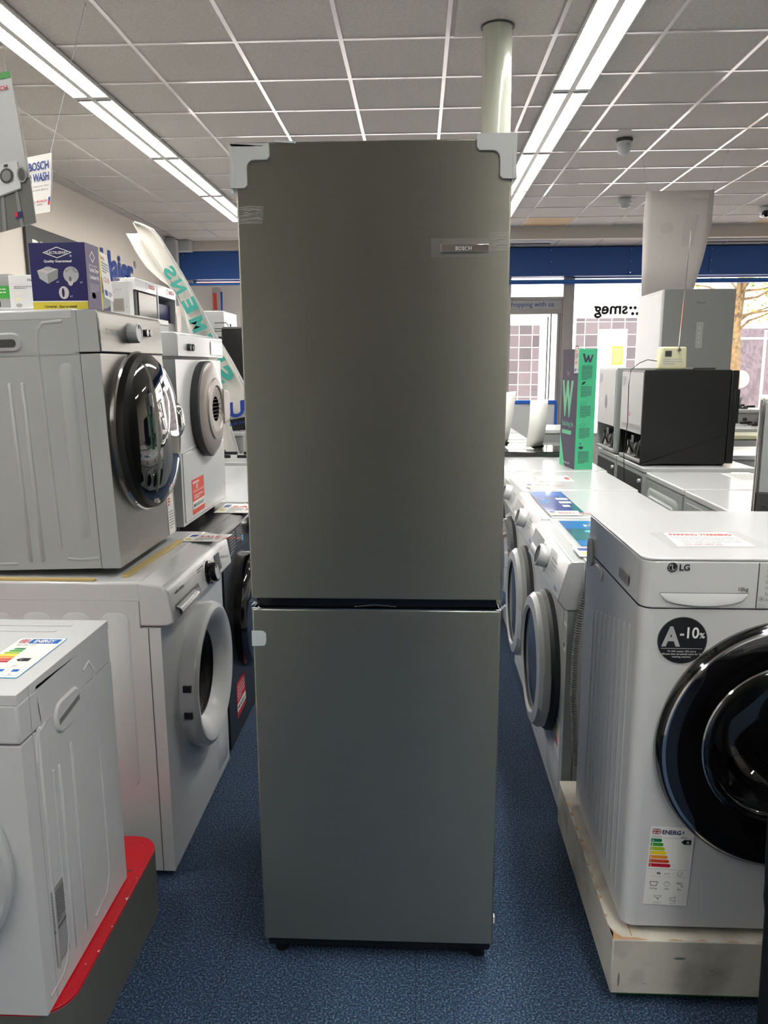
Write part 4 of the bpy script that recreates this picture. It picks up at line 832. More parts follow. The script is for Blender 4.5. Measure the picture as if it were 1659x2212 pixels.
for i in range(5):  # unseen appliances added so the steel fridge reflects bright bands at its sides
    for sx in (-1, 1):
        t = simple_unit('tumble_dryer', 'white appliance added for reflection in the %s row behind the photographer' % ('left' if sx < 0 else 'right'), 'appliance', -.33, .33, 0, .6, 1.7 if i % 2 else .92)
        t.location = (sx * .95, .2 - i * .8, 0); t.rotation_euler = (0, 0, PI / 2 if sx < 0 else -PI / 2); t['group'] = 'unseen appliances added for reflection'
# ------------------------------------------------------------------ hanging posters
def poster(name, label, pts_l, pts_r, fn, hooks, back='paper_back', yb=0.0):
    """left and right edges as (x, y, z) from top to bottom"""
    t = thing(name, label, 'hanging poster', tuple(pts_l[0]), 0); o0 = Vector(pts_l[0]); n = len(pts_l) - 1; m = 10; vs = []
    for i in range(n + 1):
        a = Vector(pts_l[i]); c = Vector(pts_r[i])
        for j in range(m + 1): q = a.lerp(c, j / m); vs.append(q - o0)
    b = MB(); b.add(vs, [(i * (m + 1) + j, i * (m + 1) + j + 1, (i + 1) * (m + 1) + j + 1, (i + 1) * (m + 1) + j) for i in range(n) for j in range(m)], back, ID)
    b.build('sheet', t, solid=.0015)
    def at(u, v):
        v = min(max(v, 0), 1) * n; i = min(int(v), n - 1); f = v - i; a = Vector(pts_l[i]).lerp(Vector(pts_l[i + 1]), f); c = Vector(pts_r[i]).lerp(Vector(pts_r[i + 1]), f)
        return a.lerp(c, u) + Vector((0, -.003, 0)) - o0
    if fn:
        p = MB(); fn(p); p.v = [at(v.x, 1 - v.y) + Vector((0, -v.z * 4, 0)) for v in p.v]; p.build('printing', t, smooth=False)
    b = MB()
    for e, h in hooks: b.tube([Vector(e) - o0, Vector(h) - o0], .0012, 'ink_light', n=5); b.tube([Vector(h) - o0 - Vector((0, 0, .02)), Vector(h) - o0], .004, 'white', n=6)
    b.build('hanging_string', t); return t
poster('hanging_poster', 'blank pale reverse of a hanging poster above the silver fridge, antenna before it',
       [(1.96, 7.13, 3.01), (1.95, 7.13, 2.75), (1.955, 7.12, 2.45), (1.96, 7.1, 2.1)], [(2.54, 7.13, 3.015), (2.545, 7.15, 2.75), (2.5, 7.18, 2.45), (2.42, 7.2, 2.1)],
       lambda p: (p.rect(.66, .91, .92, .96, 'ghost', ID, .0), p.text('tnioptoH', .68, .925, .03, 'paper_back', ID, h=.0008), p.prism(ell(.35, .62, .1, .05), 0, .0003, 'ghost', ID), p.rect(.6, .45, .8, .75, 'ghost', ID, 0)),
       [((1.98, 7.13, 3.0), (1.9, 7.13, CZ)), ((2.52, 7.13, 3.0), (2.63, 7.13, CZ))])
def bosch_front(p):
    p.rect(0, 0, 1, .97, 'white_grey', ID, .0); p.rect(0, .965, 1, 1, 'green', ID, .0004); p.rect(0, 0, 1, .345, 'plinth_grey', ID, .0004)
    for k in range(7): p.poly([(.1 + k * .13, 0), (.13 + k * .13, 0), (.3 + k * .1, .34), (.28 + k * .1, .34)], 'grey', ID, .0008)
    p.text('BOSCH', .96, .9, .035, 'red_ink', ID, 'R', width=.14, bold=.02, h=.0008)
    for x, w2, m in ((.28, .16, 'graphite'), (.47, .19, 'side_grey'), (.72, .21, 'white')):
        p.poly([(x, .24), (x + w2, .27), (x + w2, .47), (x, .46)], m, ID, .0012); p.poly([(x, .24), (x + w2, .27), (x + w2, .28), (x, .25)], 'grey', ID, .0016)
    p.poly(ell(.84, .38, .05, .05), 'dark_grey', ID, .0016); p.poly(ell(.84, .38, .034, .036), 'grey', ID, .002); p.poly(ell(.95, .37, .035, .055), 'mid_grey', ID, .0016); p.poly(ell(.95, .37, .024, .042), 'dark_grey', ID, .002)
    p.rect(.5, .44, .56, .455, 'ink', ID, .0016); p.rect(.83, .44, .86, .455, 'ink', ID, .0016); p.rect(.86, .06, .91, .11, 'navy', ID, .0012); p.rect(.86, .075, .88, .11, 'red_ink', ID, .0016); p.lines(.3, .6, .03, .1, 4, 'ink_grey', ID, 4, .3, .0012)
poster('hanging_poster', 'large hanging poster with washing machines picture at the left photo edge',
       [(-1.72, 2.6, 2.40), (-1.715, 2.6, 2.23), (-1.71, 2.6, 2.06), (-1.70, 2.6, 1.90)], [(-1.296, 2.6, 2.461), (-1.272, 2.6, 2.29), (-1.26, 2.6, 2.14), (-1.252, 2.6, 2.005)], bosch_front,
       [((-1.31, 2.6, 2.455), (-1.34, 2.62, CZ)), ((-1.7, 2.6, 2.40), (-1.7, 2.6, CZ))])
def think(p):
    p.rect(0, 0, 1, 1, 'paper', ID, .0); p.text('THINK BOSCH', .95, .74, .2, 'blue_ink', ID, 'R', width=.62, bold=.02, h=.0008); p.text('FOR YOUR WASH', .95, .55, .19, 'blue_ink', ID, 'R', width=.66, bold=.02, h=.0008)
    p.text('Our machines are fully loaded with features that', .95, .46, .035, 'ink', ID, 'R', width=.86, h=.0008); p.text('save energy and stacks of time and effort.', .95, .4, .035, 'ink', ID, 'R', width=.8, h=.0008)
    p.rect(.45, .12, .53, .23, 'dark_grey', ID, .0008); p.text('BOSCH', .78, .2, .05, 'red_ink', ID, bold=.02, h=.0008); p.poly(ell(.74, .21, .02, .025), 'ink_grey', ID, .0008, holes=[ell(.74, .21, .014, .018)]); p.lines(.78, .93, .14, .17, 1, 'ink_grey', ID, 1)
    p.rect(.955, .13, .98, .2, 'red_ink', ID, .0008); p.rect(.955, .2, .98, .27, 'blue_ink', ID, .0008)
poster('hanging_poster', 'smaller hanging poster with blue headline half behind the large one',
       [(-1.94, 3.6, 2.43), (-1.95, 3.6, 2.35), (-1.96, 3.6, 2.27), (-1.95, 3.6, 2.19)], [(-1.637, 3.6, 2.48), (-1.64, 3.6, 2.4), (-1.65, 3.6, 2.31), (-1.665, 3.6, 2.23)], think,
       [((-1.645, 3.6, 2.475), (-1.67, 4.18, CZ)), ((-1.93, 3.6, 2.43), (-2.1, 4.1, CZ))])

# ------------------------------------------------------------------ left row
# white machine with round door facing the aisle
W, D, H = .69, .6, .92
t = thing('washing_machine', 'white front loader with round white door under the silver tumble dryer', 'washing machine', (-.738, 2.08 + W / 2, 0), PI / 2)
C = (.02, .515); b = cabinet(t, W, D, .02, .80, 'white', (C[0], C[1], .17)); ML = fr('left', W, D)
for k in range(4): b.pad(rrect(-.52 + k * .115, .3, -.435 + k * .115, .875 - .03, .03), rrect(-.515 + k * .115, .3, -.44 + k * .115, .84, .025), 0, .002, 'white', ML)
b.box(-W / 2 - .001, -W / 2, .035, .037, .02, .8, 'seam'); b.build('cabinet', t)
cp = panel(t, W, [(0, .805), (-.02, .806), (-.042, .816), (-.028, .905), (-.01, .925), (.06, .936), (.06, .805)], 'white', bev=.006)
b = MB(); b.box(-W / 2, W / 2, .06, D, .80, .88, 'white'); b.build('upper_side', t); worktop(t, W, D, .875, .937, 'white', y0=.05, r=.008)
Ms = FR((0, -.0425, .816), (1, 0, 0), (0, .155, .99)); b = MB()
b.text('white knight', -.3, .072, .014, 'ink', Ms, width=.085, bold=.02, h=.0015)
for k in range(9): a = PI * .55 + k * .2; b.rect(.04 + .06 * math.cos(a) - .01, .046 + .044 * math.sin(a), .04 + .06 * math.cos(a) + .01, .0475 + .044 * math.sin(a), 'ink_grey', Ms, .0015)
for k in range(4): b.rect(.22 + k * .025, .05 - .005 * k, .232 + k * .025, .056 - .005 * k, 'ink_grey', Ms, .0015)
b.lines(-.07, 0, .07, .085, 2, 'ink_grey', Ms, 3); b.build('panel_printing', cp, smooth=False)
knob(t, Ms @ Matrix.Translation((.05, .043, .001)), .033, .03, 'black_gloss', 'white', 'black_gloss')
b = MB(); b.prism(rrect(.14, .02, .2, .078, .002, 1), .0005, .002, 'black_gloss', Ms); b.build('display', t)
b = MB(); n = 12; vs = []
for i in range(n + 1):
    x = -.31 + .24 * i / n; s1 = min(1, (1 - i / n) * 5) 
    for j in range(7): a = PI * j / 6; vs.append((x, -.036 - .02 * math.sin(a) * (.35 + .65 * s1), .822 + .016 * (1 - math.cos(a)) * s1))
b.add(vs, [(i * 7 + j, (i + 1) * 7 + j, (i + 1) * 7 + j + 1, i * 7 + j + 1) for i in range(n) for j in range(6)], 'white', ID)
b.poly([(-.315, .032), (-.08, .032), (-.06, .008), (-.08, .045), (-.315, .045)], 'ink_grey', Ms, .001); b.build('drawer_handle', t)
Md = FR((C[0], 0, C[1]), (1, 0, 0), (0, 0, 1)); b = MB()
b.lathe([(.24, 0), (.244, .03), (.238, .048), (.222, .056), (.208, .054), (.185, .04), (.16, .018), (.148, .004)], 'white', Md, 72)
b.lathe([(.148, .004), (.144, .0), (.14, .004)], 'rubber', Md, 60); d = b.build('door', t, ang=28)
b = MB(); b.lathe([(.145, .0), (.12, -.03), (.1, -.07), (.0001, -.09)], 'glass', Md, 48); b.build('door_glass', d, ang=80)
b = MB()
for dz_ in (-.06, .06): b.box(-.2, -.185, -.03, -.012, -.008 + dz_, .008 + dz_, 'ink', Md @ Matrix.Rotation(PI / 2 * 0, 4, 'X'))
b2 = MB()
for s1 in (-.05, .09): a = PI - s1 * 2; b2.box(-.007, .007, -.01, .01, .015, .04, 'ink', Md @ Matrix.Translation((.2425 * math.cos(PI + (s1 - .02) * 2.6), .2425 * math.sin(PI + (s1 - .02) * 2.6), 0)))
b2.build('handle', d)
drum(t, Md @ Matrix.Translation((0, 0, -.02)), .165, .33)
b = MB(); b.pad(rrect(.18, .05, .33, .24, .03), rrect(.185, .055, .325, .235, .026), 0, .002, 'white', fr('front', W, D)); b.build('filter_cover', t); feet(t, W, D)
sheet('price_card', 'sale price card overhanging the white front loader top beside the knob', 'price card', FR((-.835, 2.59, .9385), (1, .0, 0), (.1, 1, 0)), .15, .12, pc(4))
b = MB()
for q in (((-.86, 2.13), (-.842, 2.13), (-.822, 2.6), (-.84, 2.6)), ((-1.3, 2.085), (-.925, 2.085), (-.925, 2.098), (-1.3, 2.1))): b.prism(q, 0, .006, 'card', FR((0, 0, .938), (1, 0, 0), (0, 1, 0)))
tag(b.build('cardboard_sheet', smooth=False), 'brown cardboard edge strips under the silver tumble dryer', 'cardboard')
# dark machine behind it
t = thing('washing_machine', 'dark graphite washing machine under the white vented dryer', 'washing machine', (-.745, 2.83 + .33, 0), PI / 2); W = .66
b = cabinet(t, W, .6, .02, .80, 'graphite', (.04, .5, .17), 'black'); b.build('cabinet', t)
cp = panel(t, W, [(0, .802), (-.012, .804), (-.004, .9), (.01, .912), (.06, .915), (.06, .802)], 'graphite'); worktop(t, W, .6, .875, .918, 'graphite', y0=.05)
b = MB(); Ms = FR((0, -.013, .804), (1, 0, 0), (0, .08, 1)); b.lines(-.25, -.16, .01, .09, 7, 'ink_light', Ms, 4, .3); b.lines(-.13, -.03, .03, .09, 6, 'ink_light', Ms, 5, .3); b.text('Hotpoint', -.28, .004, .016, 'ink_light', Ms); b.rect(-.06, .02, -.03, .045, 'cyan', Ms); b.build('panel_printing', cp, smooth=False)
b = MB(); b.box(-W / 2, W / 2, .06, .6, .8, .88, 'black'); b.build('upper_side', t)
knob(t, Ms @ Matrix.Translation((.12, .05, 0)), .036, .03, 'chrome', 'dark_chrome')
Md = FR((.04, 0, .5), (1, 0, 0), (0, 0, 1)); b = MB(); b.lathe([(.25, 0), (.25, .03), (.235, .045)], 'black_gloss', Md, 60); b.lathe([(.235, .045), (.225, .05), (.21, .045), (.17, .03), (.16, 0)], 'dark_chrome', Md, 60); d = b.build('door', t)
b = MB(); b.lathe([(.17, .03), (.12, .04), (.0001, .045)], 'smoke_glass', Md, 40); b.build('door_glass', d, ang=60); drum(t, Md @ Matrix.Translation((0, 0, -.02)), .165, .3)
b = MB(); M = fr('front', W, .6); b.prism([(-.21, .1), (-.06, .1), (-.06, .25), (-.21, .25)], 0, .001, 'red_ink', M); b.rect(-.21, .125, -.06, .16, 'paper', M, .0015); b.lines(-.2, -.07, .17, .24, 5, 'paper', M, 4, .3, .0018); b.text('IMPORTANT', -.2, .135, .02, 'ink', M, width=.12, bold=.02, h=.002)
tag(b.build('guarantee_sticker', t, smooth=False), 'red and white guarantee sticker'); feet(t, W, .6)
sheet('price_card', 'sale price card on the machine tops between the vented dryer and the fridge', 'price card', FR((-.88, 3.22, .9195), (1, 0, 0), (0, 1, 0)), .16, .22, pc(5))
# two more tops further back
for y0, lb in ((3.52, 'white washing machine just beyond the dark graphite one'), (4.18, 'second white washing machine beyond the dark graphite one')):
    t = simple_unit('washing_machine', lb, 'washing machine', -.33, .33, 0, .6, .915); t.location = (-.76, y0 + .33, 0); t.rotation_euler = (0, 0, PI / 2)
simple_unit('cooker', 'white cooker with chrome pan supports left of the tall fridge', 'cooker', -2.0, -1.4, 6.1, 6.36, 1.02, 'white_grey', 'white', 'mid_grey', True)
simple_unit('cooker', 'white topped cooker just behind the flag bases', 'cooker', -1.5, -.95, 4.9, 5.4, .93, 'white_grey', 'white', 'mid_grey', True)

# silver tumble dryer stacked on the white machine
W, D, H = .52, .58, .745
t = thing('tumble_dryer', 'silver fronted tumble dryer stacked on the white machine, accessory box on top', 'tumble dryer', (-.858, 2.125 + W / 2, .955), PI / 2); t.rotation_euler = (-.028, 0, PI / 2)
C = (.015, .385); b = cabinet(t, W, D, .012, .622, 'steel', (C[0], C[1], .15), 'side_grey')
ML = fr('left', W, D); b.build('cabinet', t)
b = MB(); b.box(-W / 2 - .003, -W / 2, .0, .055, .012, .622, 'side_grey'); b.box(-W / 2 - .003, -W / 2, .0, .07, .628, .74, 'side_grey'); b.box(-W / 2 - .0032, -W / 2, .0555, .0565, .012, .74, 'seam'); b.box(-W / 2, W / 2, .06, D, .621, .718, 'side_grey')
for pts in ([(-.172, .073), (-.174, .33), (-.175, .55), (-.176, .65), (-.17, .69), (-.154, .708), (-.098, .712)], [(-.155, .043), (-.117, .038), (-.062, .042)], [(-.305, .03), (-.36, .03)], [(-.395, .07), (-.4, .6)]): groove(b, ML, pts, .0045, 'side_grey')
ribs(b, ML, [(-.273, .034, -.26, .55), (-.236, .034, -.223, .55), (-.12, .1, -.08, .6)], 'side_grey')
b.build('side_panel', t, ang=60)
b = MB(); b.pad(rrect(-.335, .632, -.214, .686, .026), rrect(-.33, .637, -.219, .681, .022), 0, .005, 'side_grey', ML); b.prism(rrect(-.325, .646, -.232, .668, .01), .0045, .0055, 'dark_grey', ML); b.build('side_handle', t)  # dark inset stands in for the shade inside the grip slot
cp = panel(t, W, [(0, .626), (-.004, .626), (-.004, .73), (.004, .742), (.07, .742), (.07, .626)], 'steel', bev=.003)
worktop(t, W, D, .715, .745, 'white_grey', y0=.06)
Ms = FR((0, -.0045, .63), (1, 0, 0), (0, 0, 1)); b = MB(); b.text('TEKNIX', -.19, .045, .022, 'grey', Ms, width=.07, h=.001); b.poly(circ(-.205, .053, .009, 20), 'grey', Ms, .001, holes=[circ(-.205, .053, .0075, 20)]); b.lines(-.0, .02, .025, .06, 4, 'dark_grey', Ms, 2); b.text('Ⓡ', .9, .9, .0001, 'grey', Ms) if 0 else None
b.build('panel_printing', cp, smooth=False)
knob(t, Ms @ Matrix.Translation((-.035, .055, 0)), .03, .03, 'white_matt', 'white_matt')
for x in (.085, .115): b = MB(); b.cyl(x, .06, .011, 0, .014, 'dark_chrome', Ms, 20); b.build('button', t)
Md = FR((C[0], 0, C[1]), (1, 0, 0), (0, 0, 1)); b = MB(); b.lathe([(.248, 0), (.248, .006), (.243, .01)], 'chrome', Md, 72); b.lathe([(.243, .008), (.24, .03), (.228, .042)], 'black', Md, 72); d = b.build('door', t)
b = MB(); b.lathe([(.228, .042), (.215, .052), (.17, .066), (.1, .076), (.0001, .08)], 'smoke_glass', Md, 72); tag(b.build('door_glass', d, ang=80), 'mirror-like dark domed glass')
b = MB(); b.lathe([(.0001, .028), (.02, .026), (.032, .014), (.036, 0)], 'chrome', Md @ Matrix.Translation((.19, .02, .045)) @ Matrix.Scale(1.8, 4, (0, 1, 0)), 24); b.build('handle', d)
b = MB(); M = fr('front', W, D); b.prism(rrect(.18, .012, .245, .15, .002, 1), 0, .0008, 'paper', M); b.lines(.188, .21, .11, .14, 3, 'red_ink', M, 3, .6, .0012); b.lines(.188, .238, .03, .095, 7, 'ink_grey', M, 4, .35, .0012); b.build('information_label', t, smooth=False)
feet(t, W, D, .012)

# blue accessory box on the silver dryer
t = thing('accessory_box', 'blue tumble dryer condenser kit box standing on the silver dryer', 'box', (-1.064, 2.15, 1.694), 0)
t.scale = (.94, .9, .945)
b = MB(); b.box(0, .165, 0, .11, 0, .19, 'navy'); b.build('carton', t, bevel=.0008)
b = MB(); M = FR((0, -.0005, 0), (1, 0, 0), (0, 0, 1))
b.rect(.0, 0, .165, .024, 'yellow', M, .0004); b.rect(0, .024, .165, .027, 'paper', M, .0004); b.text('Universal - Easy to install', .0825, .008, .0095, 'ink', M, 'C', bold=.03)
b.poly([(.04, .162), (.083, .178), (.128, .162), (.083, .146)], 'paper', M, .0005); b.poly([(.046, .162), (.083, .1755), (.122, .162), (.083, .1485)], 'navy', M, .0007); b.text('ELECTRUEPART', .0835, .158, .0105, 'paper', M, 'C', width=.064, bold=.02, h=.001); b.text('®', .12, .149, .009, 'paper', M, h=.001)
b.text('Quality Guaranteed', .0835, .135, .0095, 'paper', M, 'C', width=.082, bold=.03)
b.poly([(.02, .112), (.05, .104), (.05, .075), (.026, .09)], 'white_grey', M, .0005); b.poly([(.05, .104), (.083, .115), (.08, .09), (.05, .075)], 'mid_grey', M, .0005); b.poly([(.02, .112), (.05, .122), (.083, .116), (.05, .103)], 'paper_back', M, .0006); b.poly(ell(.053, .117, .013, .006), 'white_grey', M, .001); b.rect(.04, .113, .066, .118, 'white_grey', M, .0009)
b.poly(circ(.12, .1, .023, 26), 'white_grey', M, .0005); b.poly(ell(.117, .08, .008, .011), 'paper_back', M, .0007); b.poly(ell(.117, .088, .0045, .007), 'grey', M, .001)
for k in range(5): a = .5 + k * .5; b.rect(.12 + .012 * math.cos(a), .1 + .012 * math.sin(a), .1212 + .02 * math.cos(a), .1004 + .022 * math.sin(a), 'mid_grey', M, .0009)
b.poly(ell(.095, .05, .015, .018), 'paper_back', M, .0005, holes=[ell(.093, .05, .004, .013)])
for x, y in ((.075, .078), (.145, .076), (.112, .037)): b.text('x1', x, y, .009, 'paper', M)
b.build('front_printing', t, smooth=False)
b = MB(); M = FR((.1655, 0, 0), (0, 1, 0), (0, 0, 1)); b.rect(0, 0, .11, .19, 'violet', M, .0004); b.rect(.1, 0, .11, .19, 'yellow', M, .0006)
b.poly([(.03, .155), (.05, .172), (.07, .155), (.05, .138)], 'paper', M, .0006, holes=[[(.034, .155), (.05, .168), (.066, .155), (.05, .142)]]); b.text('Tumble Dryer', .02, .112, .017, 'paper', M, width=.072, bold=.02, h=.0008); b.text('Condenser Kit', .02, .092, .017, 'paper', M, width=.072, bold=.02, h=.0008); b.lines(.02, .09, .055, .08, 5, 'ink_light', M, 4, .3); b.poly(ell(.045, .045, .014, .009), 'navy', M); b.text('Quality Guaranteed', .02, .128, .008, 'paper', M, width=.06, h=.0008)
b.build('side_printing', t, smooth=False)
b = MB(); M = FR((-.903, 2.252, 1.737), (.0, 1, -.12), (-.07, -.03, 1)); card(b, M, .065, .13, 2); tag(b.build('price_card', smooth=False), 'sale card taped to the side of the blue kit box', 'price card')

# white vented dryer stacked on the dark machine
W, D, H = .64, .56, .73
t = thing('tumble_dryer', 'white vented dryer with grey round door and orange sticker', 'tumble dryer', (-.872, 2.775 + W / 2, .9205), PI / 2)
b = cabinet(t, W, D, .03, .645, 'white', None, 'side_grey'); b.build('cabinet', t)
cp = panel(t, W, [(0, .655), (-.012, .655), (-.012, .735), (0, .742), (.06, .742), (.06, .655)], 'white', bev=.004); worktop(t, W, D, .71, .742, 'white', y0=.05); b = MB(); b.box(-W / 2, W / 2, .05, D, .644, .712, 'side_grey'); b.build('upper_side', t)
b = MB(); b.box(-W / 2 + .01, W / 2 - .01, -.0145, -.013, .662, .73, 'film'); b.box(.12, .3, -.016, -.014, .668, .72, 'chrome'); b.build('protective_film', cp, smooth=False)
for x in (-.2, -.16): knob(t, FR((x, -.013, .69), (1, 0, 0), (0, 0, 1)), .013, .012, 'dark_grey', 'mid_grey')
b = MB(); b.prism([(-.31, .3), (.31, .34), (.31, .345), (-.31, .306)], 0, .004, 'white', fr('front', W, D)); b.box(-.3, .3, -.004, 0, .04, .3, 'white'); b.build('lower_panel', t, bevel=.003)
Md = FR((.02, 0, .45), (1, 0, 0), (0, 0, 1)); b = MB(); b.lathe([(.19, 0), (.192, .03), (.186, .036)], 'dark_grey', Md, 60); b.lathe([(.186, .036), (.165, .045), (.125, .05), (.12, .056), (.095, .058), (.09, .052), (.05, .05)], 'taupe', Md, 60); b.lathe([(.05, .05), (.046, .03), (.0001, .03)], 'black', Md, 40)
for k in range(6): b.box(-.045, .045, -.038 + k * .015, -.036 + k * .015, .035, .048, 'dark_grey', Md)
d = b.build('door', t, ang=28); b = MB(); b.prism([(.09, -.07), (.18, -.06), (.2, -.03), (.2, .05), (.17, .07), (.09, .08)], .04, .062, 'taupe', Md); b.build('handle', d, bevel=.008, seg=3)
b = MB(); M = fr('front', W, D); b.prism(rrect(-.21, .055, -.045, .19, .004), .004, .005, 'orange_red', M); b.rect(-.21, .075, -.045, .105, 'paper', M, .0055); b.text('IMPORTANT', -.2, .082, .018, 'ink', M, width=.14, bold=.02, h=.006); b.text('10', -.16, .15, .03, 'paper', M, bold=.02, h=.006); b.text('YEAR PARTS GUARANTEE', -.2, .138, .012, 'paper', M, width=.145, h=.006); b.text('0800 00 00 00', -.19, .115, .016, 'paper', M, width=.12, h=.006) if 0 else b.lines(-.19, -.07, .112, .13, 2, 'paper', M, 4, .5, .006); b.lines(-.2, -.06, .17, .185, 1, 'paper', M, 6, .5, .006)
tag(b.build('guarantee_sticker', t, smooth=False), 'orange guarantee sticker'); feet(t, W, D, .03)

# foreground compact dryer on the red topped plinth
b = MB(); b.prism(rrect(-2.2, 1.36, -.738, 1.985, .075, 8), 0, .1925, 'plinth_grey', ID); o = b.build('display_plinth', None, bevel=.001); tag(o, 'grey plinth with glossy red top under the nearest small dryer', 'plinth')
b = MB(); b.prism(rrect(-2.2, 1.36, -.738, 1.985, .075, 8), .1925, .2, 'red_top', ID); rp = b.build('red_top', o, bevel=.001); tag(rp, 'chipped glossy red top')
b = MB(); Mt = FR((0, 0, .2002), (1, 0, 0), (0, 1, 0)); 
for x, y, s1 in ((-.7385, 1.72, .008), (-.7385, 1.62, .004), (-.7385, 1.54, .005), (-.78, 1.94, .003), (-.745, 1.8, .003), (-.752, 1.5, .004)): b.poly([(x - s1, y), (x, y - s1), (x + .0003, y + s1 * .8)], 'paper_back', Mt)
b.poly(ell(-.775, 1.83, .006, .004, 10), 'dark_grey', Mt); b.build('chips', rp, smooth=False)
W, D, H = .5, .445, .72
t = thing('tumble_dryer', 'small white tumble dryer in the left foreground with energy label on top', 'tumble dryer', (-.77 - W / 2, 1.352, .2005), 0)
b = cabinet(t, W, D, .004, .612, 'white_matt', (-.06, .345, .15), 'white_matt'); MR = fr('right', W, D)
ribs(b, MR, [(.06 + .001, .06, .072, .62), (.135, .045, .147, .5), (.195, .045, .207, .52)], 'white_matt')
for pts in ([(.055, .55), (.06, .60), (.1, .615)], [(.29, .65), (.32, .66), (.345, .63), (.345, .1), (.32, .05), (.25, .04)], [(.02, .03), (.08, .035), (.1, .05), (.115, .1), (.115, .5)]): groove(b, MR, pts, .005, 'white_matt')
b.box(W / 2, W / 2 + .0008, .045, .0465, 0.004, .72, 'ink_light'); b.build('cabinet', t, ang=60)
b = MB(); b.box(-W / 2, W / 2, 0, .08, .616, .70, 'white_matt'); b.box(-W / 2, W / 2, .08, D, .61, .70, 'white_matt'); cp = b.build('control_panel', t, bevel=.006, seg=3)
b = MB(); b.box(-W / 2, W / 2, 0, D, .698, .72, 'white_matt'); b.box(-W / 2 + .04, W / 2 - .07, D - .05, D - .04, .72, .7225, 'white_matt'); b.box(-W / 2 + .04, W / 2 - .09, D - .09, D - .08, .72, .7225, 'white_matt'); b.build('worktop', t, bevel=.01, seg=4)
b = MB(); b.pad(rrect(.135, .56, .265, .635, .034), rrect(.14, .565, .26, .63, .03), 0, .005, 'white_matt', MR); b.prism([(.15, .585), (.25, .60), (.25, .612), (.15, .598)], .0045, .0056, 'grey', MR); b.build('side_handle', t)  # shade of the grip recess painted as a slanted grey slit
b = MB(); b.prism([(.055, .07), (.115, .07), (.115, .25), (.055, .25)], 0, .0008, 'mid_grey', MR); b.lines(.06, .11, .165, .24, 10, 'dark_grey', MR, 3, .4, .0012); b.rect(.055, .152, .115, .156, 'dark_grey', MR, .0012); b.lines(.06, .11, .08, .145, 8, 'ink_light', MR, 5, .5, .0012)
tag(b.build('rating_plate', t, smooth=False), 'grey printed rating label')
Md = FR((-.06, 0, .345), (1, 0, 0), (0, 0, 1)); b = MB(); b.lathe([(.27, 0), (.27, .012), (.262, .02), (.235, .022), (.23, .01)], 'white_grey', Md, 60); b.lathe([(.23, .01), (.2, .02), (.0001, .02)], 'mid_grey', Md, 60); b.build('door', t)
knob(t, FR((-.1, 0, .66), (1, 0, 0), (0, 0, 1)), .03, .02)
b = MB(); M = FR((-.245 + .25 - .0, .06, .7205), (1, 0, 0), (.0, 1, 0)); w0, h0 = .225, .25; M = FR((.1, .08, .721), (1, 0, 0), (0, 1, 0)) @ Matrix.Diagonal((.49, .92, 1, 1))
b.prism(rrect(0, 0, w0, h0, .006), 0, .0006, 'cyan', M); b.prism(rrect(.002, .002, w0 - .002, h0 - .002, .006), .0006, .0008, 'paper', M); Mq = M @ Matrix.Translation((0, 0, .0006))
flag(b, Mq, .02, h0 - .038, .045, .028); b.rect(.07, h0 - .04, w0 - .015, h0 - .01, 'brochure_blue', Mq, .0005); b.text('ENERGY', .09, h0 - .034, .026, 'paper', Mq, bold=.03, h=.0008); b.lines(.03, .18, h0 - .055, h0 - .048, 1, 'ink_grey', Mq, 2)
for i, c in enumerate('ABCDEFG'): y0 = h0 - .082 - i * .0135; L = .055 + i * .01; b.poly([(.095, y0), (.095, y0 + .011), (.095 - L + .01, y0 + .011), (.095 - L, y0 + .0055), (.095 - L + .01, y0)], 'e' + c, Mq)
y0 = h0 - .155; b.poly([(.12, y0 + .01), (.135, y0), (.18, y0), (.18, y0 + .02), (.135, y0 + .02)], 'ink', Mq); b.text('C', .138, y0 + .004, .014, 'paper', Mq, bold=.02, h=.0008)
b.prism(rrect(.12, .055, .19, .08, .006), 0, .0003, 'ink_light', Mq); b.prism(rrect(.121, .056, .189, .079, .005), .0003, .0005, 'paper', Mq); b.text('243', .14, .061, .014, 'ink', Mq, h=.0008)
for i, s1 in enumerate(('88', '3.0', '62')): x = .02 + i * .065; b.prism(rrect(x, .01, x + .06, .05, .006), 0, .0003, 'cyan', Mq); b.prism(rrect(x + .001, .011, x + .059, .049, .005), .0003, .0005, 'paper', Mq); b.text(s1, x + .02, .014, .013, 'ink', Mq, h=.0008); b.rect(x + .015, .032, x + .045, .046, 'brochure_blue', Mq, .0008)
tag(b.build('energy_label', t, smooth=False), 'blue bordered energy label lying on the top')
feet(t, W, D, .004)

